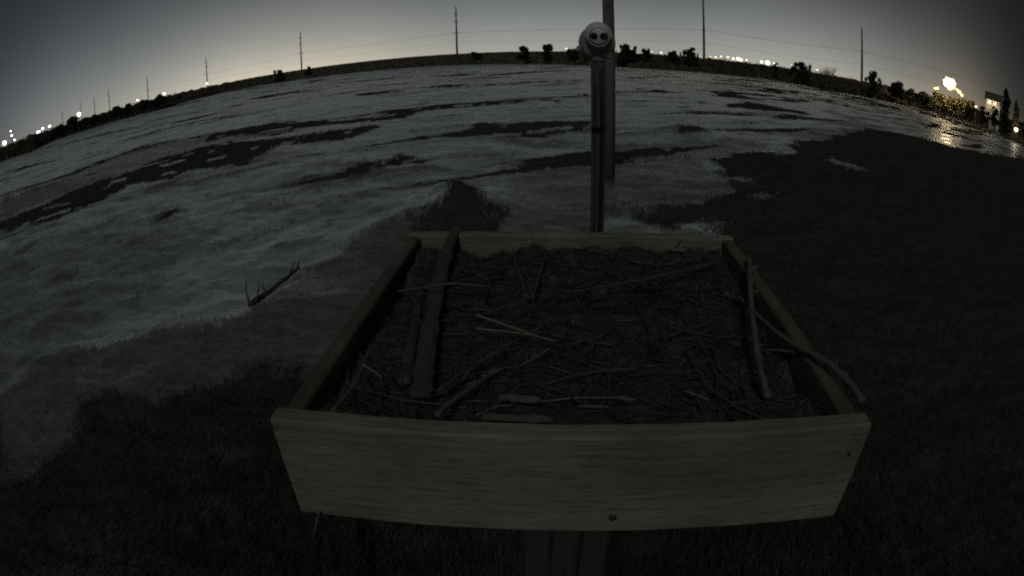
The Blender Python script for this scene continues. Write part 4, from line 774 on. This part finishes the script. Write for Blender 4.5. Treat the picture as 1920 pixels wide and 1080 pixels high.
# the nest itself: mud bed, sticks, fine litter
nest = empty('nest', (0.173, 1.408, 0), YAW); tag(nest, 'dark osprey nest of tangled sticks and mud filling the wooden box', 'nest')
IN = hw - TH - .006
def bedz(u, v):
    return TOP - .082 + .034 * np.clip((-v - .36) / .15, 0, 1) + .034 * np.clip((v - .20) / .34, 0, 1) ** 1.3 + .040 * fbm(u * 3.2 + 3, v * 3.2, 3) + .045 * fbm(u * 11, v * 11 + 5, 3) - .055 * np.exp(-((u - .18) ** 2 + (v + .02) ** 2) / .09) - .03 * np.exp(-((u + .33) / .1) ** 2)
g = np.linspace(-IN, IN, 90); U, Vv = np.meshgrid(g, g); Zb = bedz(U, Vv)
I = np.arange(8100).reshape(90, 90)
big_mesh('nest_bed', np.stack([U, Vv, Zb], -1).reshape(-1, 3), np.stack([I[:-1, :-1], I[:-1, 1:], I[1:, 1:], I[1:, :-1]], -1).reshape(-1, 4), M['bed'], parent=nest, smooth=True)
def stickpath(u, v, ang, L, lift, tilt, r):
    k = 6; t = np.linspace(-.5, .5, k); P = np.zeros((k, 3))
    bend = r.normal() * .10 * L
    P[:, 0] = u + t * L * math.cos(ang) - bend * (4 * t * t) * math.sin(ang) + r.normal(size=k) * .012 * L
    P[:, 1] = v + t * L * math.sin(ang) + bend * (4 * t * t) * math.cos(ang) + r.normal(size=k) * .012 * L
    P[:, :2] = np.clip(P[:, :2], -IN + .008, IN - .008)
    zz = bedz(P[:, 0], P[:, 1]); P[:, 2] = np.maximum(zz.mean() + t * tilt, zz - .004) + lift
    return P
rs = np.random.default_rng(12)
for i in range(95):
    L = rs.uniform(.16, .5); u, v = rs.uniform(-.44, .44, 2)
    r0 = rs.uniform(.0016, .0042)
    P = stickpath(u, v, rs.uniform(0, 3.14), L, rs.uniform(.003, .022), rs.normal() * .02, rs)
    MB().tube(P, np.linspace(r0, r0 * rs.uniform(.4, .9), 6), 7, wob=.12).build('stick', M[['stickdark', 'stickdark', 'stick', 'stick', 'stickpale'][int(rs.choice(5, p=[.36, .28, .18, .12, .06]))]], nest)
lb_ = MB()
for i in range(4200):
    L = rs.uniform(.02, .14); u, v = rs.uniform(-IN + .02, IN - .02, 2); ang = rs.uniform(0, 6.28)
    p0 = np.array([u, v]); p1 = np.clip(p0 + L * np.array([math.cos(ang), math.sin(ang)]), -IN + .004, IN - .004)
    z0, z1 = bedz(*p0), bedz(*p1); r0 = .0007 + .0026 * rs.random() ** 3
    lb_.tube([(p0[0], p0[1], z0 + rs.uniform(.001, .012)), (p1[0], p1[1], z1 + rs.uniform(.001, .02) + (rs.random() < .08) * .03)], [r0, r0 * .6], 4)
tag(lb_.build('twig_litter', M['stickdark'], nest), kind='stuff')
lp = MB()
for i in range(110):
    L = rs.uniform(.01, .07); u, v = rs.uniform(-IN + .02, IN - .02, 2); ang = rs.uniform(0, 6.28)
    p0 = np.array([u, v]); p1 = np.clip(p0 + L * np.array([math.cos(ang), math.sin(ang)]), -IN + .004, IN - .004)
    r0 = rs.uniform(.0008, .002)
    lp.tube([(p0[0], p0[1], bedz(*p0) + .012), (p1[0], p1[1], bedz(*p1) + rs.uniform(.01, .02))], [r0, r0 * .6], 4)
tag(lp.build('straw_litter', M['stickpale'], nest), kind='stuff')

# loose sticks and branches one can point to
def smooth_path(p, n=5):
    p = np.array(p, float)
    if len(p) < 3: return np.array([p[0] * (1 - t) + p[1] * t for t in np.linspace(0, 1, 5)])
    out = []
    for i in range(len(p) - 1):
        a, b, c, d_ = p[max(i - 1, 0)], p[i], p[i + 1], p[min(i + 2, len(p) - 1)]
        for t in np.linspace(0, 1, n, endpoint=False):
            out.append(.5 * ((2 * b) + (-a + c) * t + (2 * a - 5 * b + 4 * c - d_) * t * t + (-a + 3 * b - 3 * c + d_) * t ** 3))
    out.append(p[-1]); return np.array(out)
def loose(key, name, label, cat, m, taper=(1, .7), flat=None, squash=None, rough=.10):
    paths = STICKS[key]; first = None
    for i, (p, r) in enumerate(paths):
        q = smooth_path(p); b = MB()
        if flat:
            c = (q[0] + q[-1]) / 2; dv = q[-1] - q[0]; L = float(np.linalg.norm(dv))
            rot = Matrix.Rotation(math.atan2(dv[1], dv[0]), 4, 'Z') @ Matrix.Rotation(R(flat[1]), 4, 'X')
            nn = 9; vv = []
            for a_ in range(nn):
                tt = (a_ / (nn - 1) - .5) * L; w_ = r * (1 - .5 * abs(a_ / (nn - 1) * 2 - 1) ** 4) * random.uniform(.75, 1.15); h_ = flat[0] / 2 * random.uniform(.6, 1.2); k_ = r * random.uniform(-.25, .25)
                vv += [(tt, k_ - w_, -h_), (tt, k_ + w_, -h_), (tt, k_ + w_ * .9, h_), (tt, k_ - w_ * .9, h_)]
            vv = np.array(vv) @ np.array(rot.to_3x3()).T + c
            ff = [(a_ * 4 + k, a_ * 4 + (k + 1) % 4, a_ * 4 + 4 + (k + 1) % 4, a_ * 4 + 4 + k) for a_ in range(nn - 1) for k in range(4)] + [(3, 2, 1, 0), tuple(nn * 4 - 4 + k for k in range(4))]
            b.add(vv, ff)
        else:
            b.tube(q, r * np.linspace(*taper, len(q)) * (1 + .13 * np.sin(np.arange(len(q)) * 2.3 + i)), 9, wob=rough)
            if squash:
                vv = b.v[-1]; cz = np.repeat(q[:, 2], 9); b.v[-1] = np.c_[vv[:, :2], cz + (vv[:, 2] - cz) * squash]
        o = b.build(name if i == 0 else 'side_twig', M[m], first, not flat)
        if i == 0: first = o; tag(o, label, cat)
    return first
loose('forked', 'branch', 'knobbly pale branch standing over the right inside of the nest box', 'branch', 'branch', (1, 1.1), rough=.24)
loose('over', 'branch', 'thick forked branch hanging out over the right board of the box', 'branch', 'branch', (.5, 1.1), rough=.24)
loose('long', 'stick', 'long thin stick slanting up towards the back right corner', 'stick', 'stick', (.6, .9))
loose('log', 'driftwood', 'thick dark driftwood pole lying along the left of the nest and over the back board', 'driftwood', 'log', (.75, 1.1), squash=.4, rough=.22)
loose('log2', 'driftwood', 'shorter thick grey driftwood piece beside the left board', 'driftwood', 'log', (.8, 1.1), squash=.4, rough=.22)
loose('bleached', 'reed_stem', 'bleached straw stem in the middle of the nest, upper of two', 'reed stem', 'stickpale', (1, .5))
loose('bleached2', 'reed_stem', 'short bleached straw stem just below the longer one', 'reed stem', 'stickpale', (1, .5))
loose('thick', 'stick', 'pale ended thick stick resting against the front board', 'stick', 'branch', (1.1, .6))
loose('leftreed', 'reed_stem', 'pale reed stem leaning up from the front left corner', 'reed stem', 'stickpale', (.7, .5))
loose('short', 'reed_stem', 'short pale reed stem crossing near the left board', 'reed stem', 'stickpale', (1, .7))
loose('arched', 'stick', 'slightly arched thin stick across the upper left of the nest', 'stick', 'branch', (.7, .9))
loose('mid', 'stick', 'thin stick slanting across the lower left of the nest', 'stick', 'stick', (1, .5))
loose('right', 'stick', 'short yellowish stick near the front right of the nest', 'stick', 'stickpale', (.8, .6))
loose('yellow', 'stick', 'short flat yellowish stick lying near the front board', 'stick', 'branch', (1, 1))
loose('backup1', 'stick', 'thin stick standing up near the back, left of a second', 'stick', 'stick', (.6, 1))
loose('backup2', 'stick', 'thin stick standing up near the back, right of a second', 'stick', 'stick', (.6, 1))
loose('hang', 'twig', 'thin twig hanging below the left end of the front board', 'twig', 'branch', (1, .5))
loose('chip1', 'bark_chip', 'pale flat wood strip lying just behind the front board', 'wood strip', 'branch', flat=(.006, 12))
loose('chip2', 'bark_chip', 'ragged grey bark strip lying on the front board edge', 'bark strip', 'branch', flat=(.007, 0))
loose('chip3', 'bark_chip', 'small bright bark chip near the front of the nest', 'bark chip', 'stickpale', flat=(.004, 15))
loose('chip4', 'bark_chip', 'small pale bark chip near the back right corner', 'bark chip', 'stickpale', flat=(.004, 15))
loose('twigout', 'twig', 'tiny dark twig poking up outside the left board', 'twig', 'stickdark')

# ------------------------------------------------------------------ camera post behind the box
px_, py_ = .326, 2.055
cp = empty('camera_post', (px_, py_, 0), YAW); tag(cp, 'narrow dark wooden post with black cable behind the nest box', 'post')
MB().box((0, 0, 3.165 / 2 - .15), (.050, .05, 3.165 + .3), bev=.004).build('post_board', M['post'], cp)
zz = np.linspace(1.6, 3.14, 14)
MB().tube(np.stack([.010 + .0015 * np.sin(zz * 9), np.full(14, -.034), zz], 1), .0075, 8).build('cable', M['cable'], cp, True)
MB().tube([(-.014, -.030, 1.7), (-.014, -.030, 3.09)], .004, 6).build('cable', M['cable'], cp, True)
for z in (2.93,):
    MB().box((0, -.022, z), (.054, .058, .005)).build('cable_tie', M['cable'], cp)
# white turret camera looking back at the nest
sc_o = empty('security_camera', (px_, py_, 3.255), 0); tag(sc_o, 'round white two lens turret camera mounted on top of the post', 'camera')
vd = (Vector((0, 0, CAM_Z - .05)) - Vector((px_, py_, 3.255))).normalized()
q = vd.to_track_quat('Z', 'Y'); Q4 = q.to_matrix().to_4x4()
def pl(x=0, y=0, z=0): return Q4 @ Matrix.Translation((x, y, z))
MB().lathe([(.048, -.075), (.064, -.070), (.068, -.045), (.067, -.02), (.062, .0), (.054, .012), (.045, .016)], 40, pl(-.002, -.016, 0)).build('base', M['grey'], sc_o, True)
MB().sphere((0, 0, 0), .050, 36, 20).build('eyeball', M['white'], sc_o, True).matrix_local = pl(.002, .016, .022)
MB().lathe([(.0365, .0), (.0375, .010), (.034, .0115), (.0335, .007), (.0335, .0)], 40, pl(.004, .010, .0575)).build('face_ring', M['white'], sc_o, True)
MB().lathe([(.0335, .0), (.0335, .0045)], 40, pl(.004, .010, .061)).build('shadow_gap', M['lens'], sc_o)
MB().lathe([(.030, .0), (.030, .0045), (.028, .0065)], 40, pl(.004, .0125, .0645)).build('face_plate', M['white'], sc_o, True)
for sx in (-1, 1):
    MB().lathe([(.0125, .0), (.0125, .004), (.0105, .0035)], 28, pl(.004 + sx * .0165, .0135, .070)).build('lens', M['lens'], sc_o, True)
MB().tube([pl(0, -.045, -.03).translation, (Vector((.0, .0, -.085)) + Vector((0, -.012, 0)))], [.030, .022], 18).build('neck', M['grey'], sc_o, True)
MB().box((.028, .0, -.058), (.040, .05, .030), bev=.006).build('bracket', M['grey'], sc_o)
MB().box((-.066, .015, -.038), (.016, .03, .022), bev=.004).build('bracket', M['grey'], sc_o)

# ------------------------------------------------------------------ driftwood on the marsh at left
dp = np.array(DRIFT[0]); z = height(dp[:, 0], dp[:, 1]) + np.array([.02, .05, .03, .06, .05])
b = MB().tube(smooth_path(np.c_[dp, z]), np.linspace(.045, .022, 21), 8, wob=.25).build('drift_branch', M['stick'])
tag(b, 'dark driftwood branch lying on the marsh left of the nest box', 'branch')
for dx, h, k in ((-.0, .34, 0), (.06, .22, 2), (-.06, .16, 4), (.1, .2, 7), (.05, .14, 9)):
    p = smooth_path(np.c_[dp, z])[k * 2]
    MB().tube([p, p + [dx - .02, .02, h * .6], p + [dx, .05, h]], [.018, .012, .006], 6, wob=.1).build('side_twig', M['stick'], b)
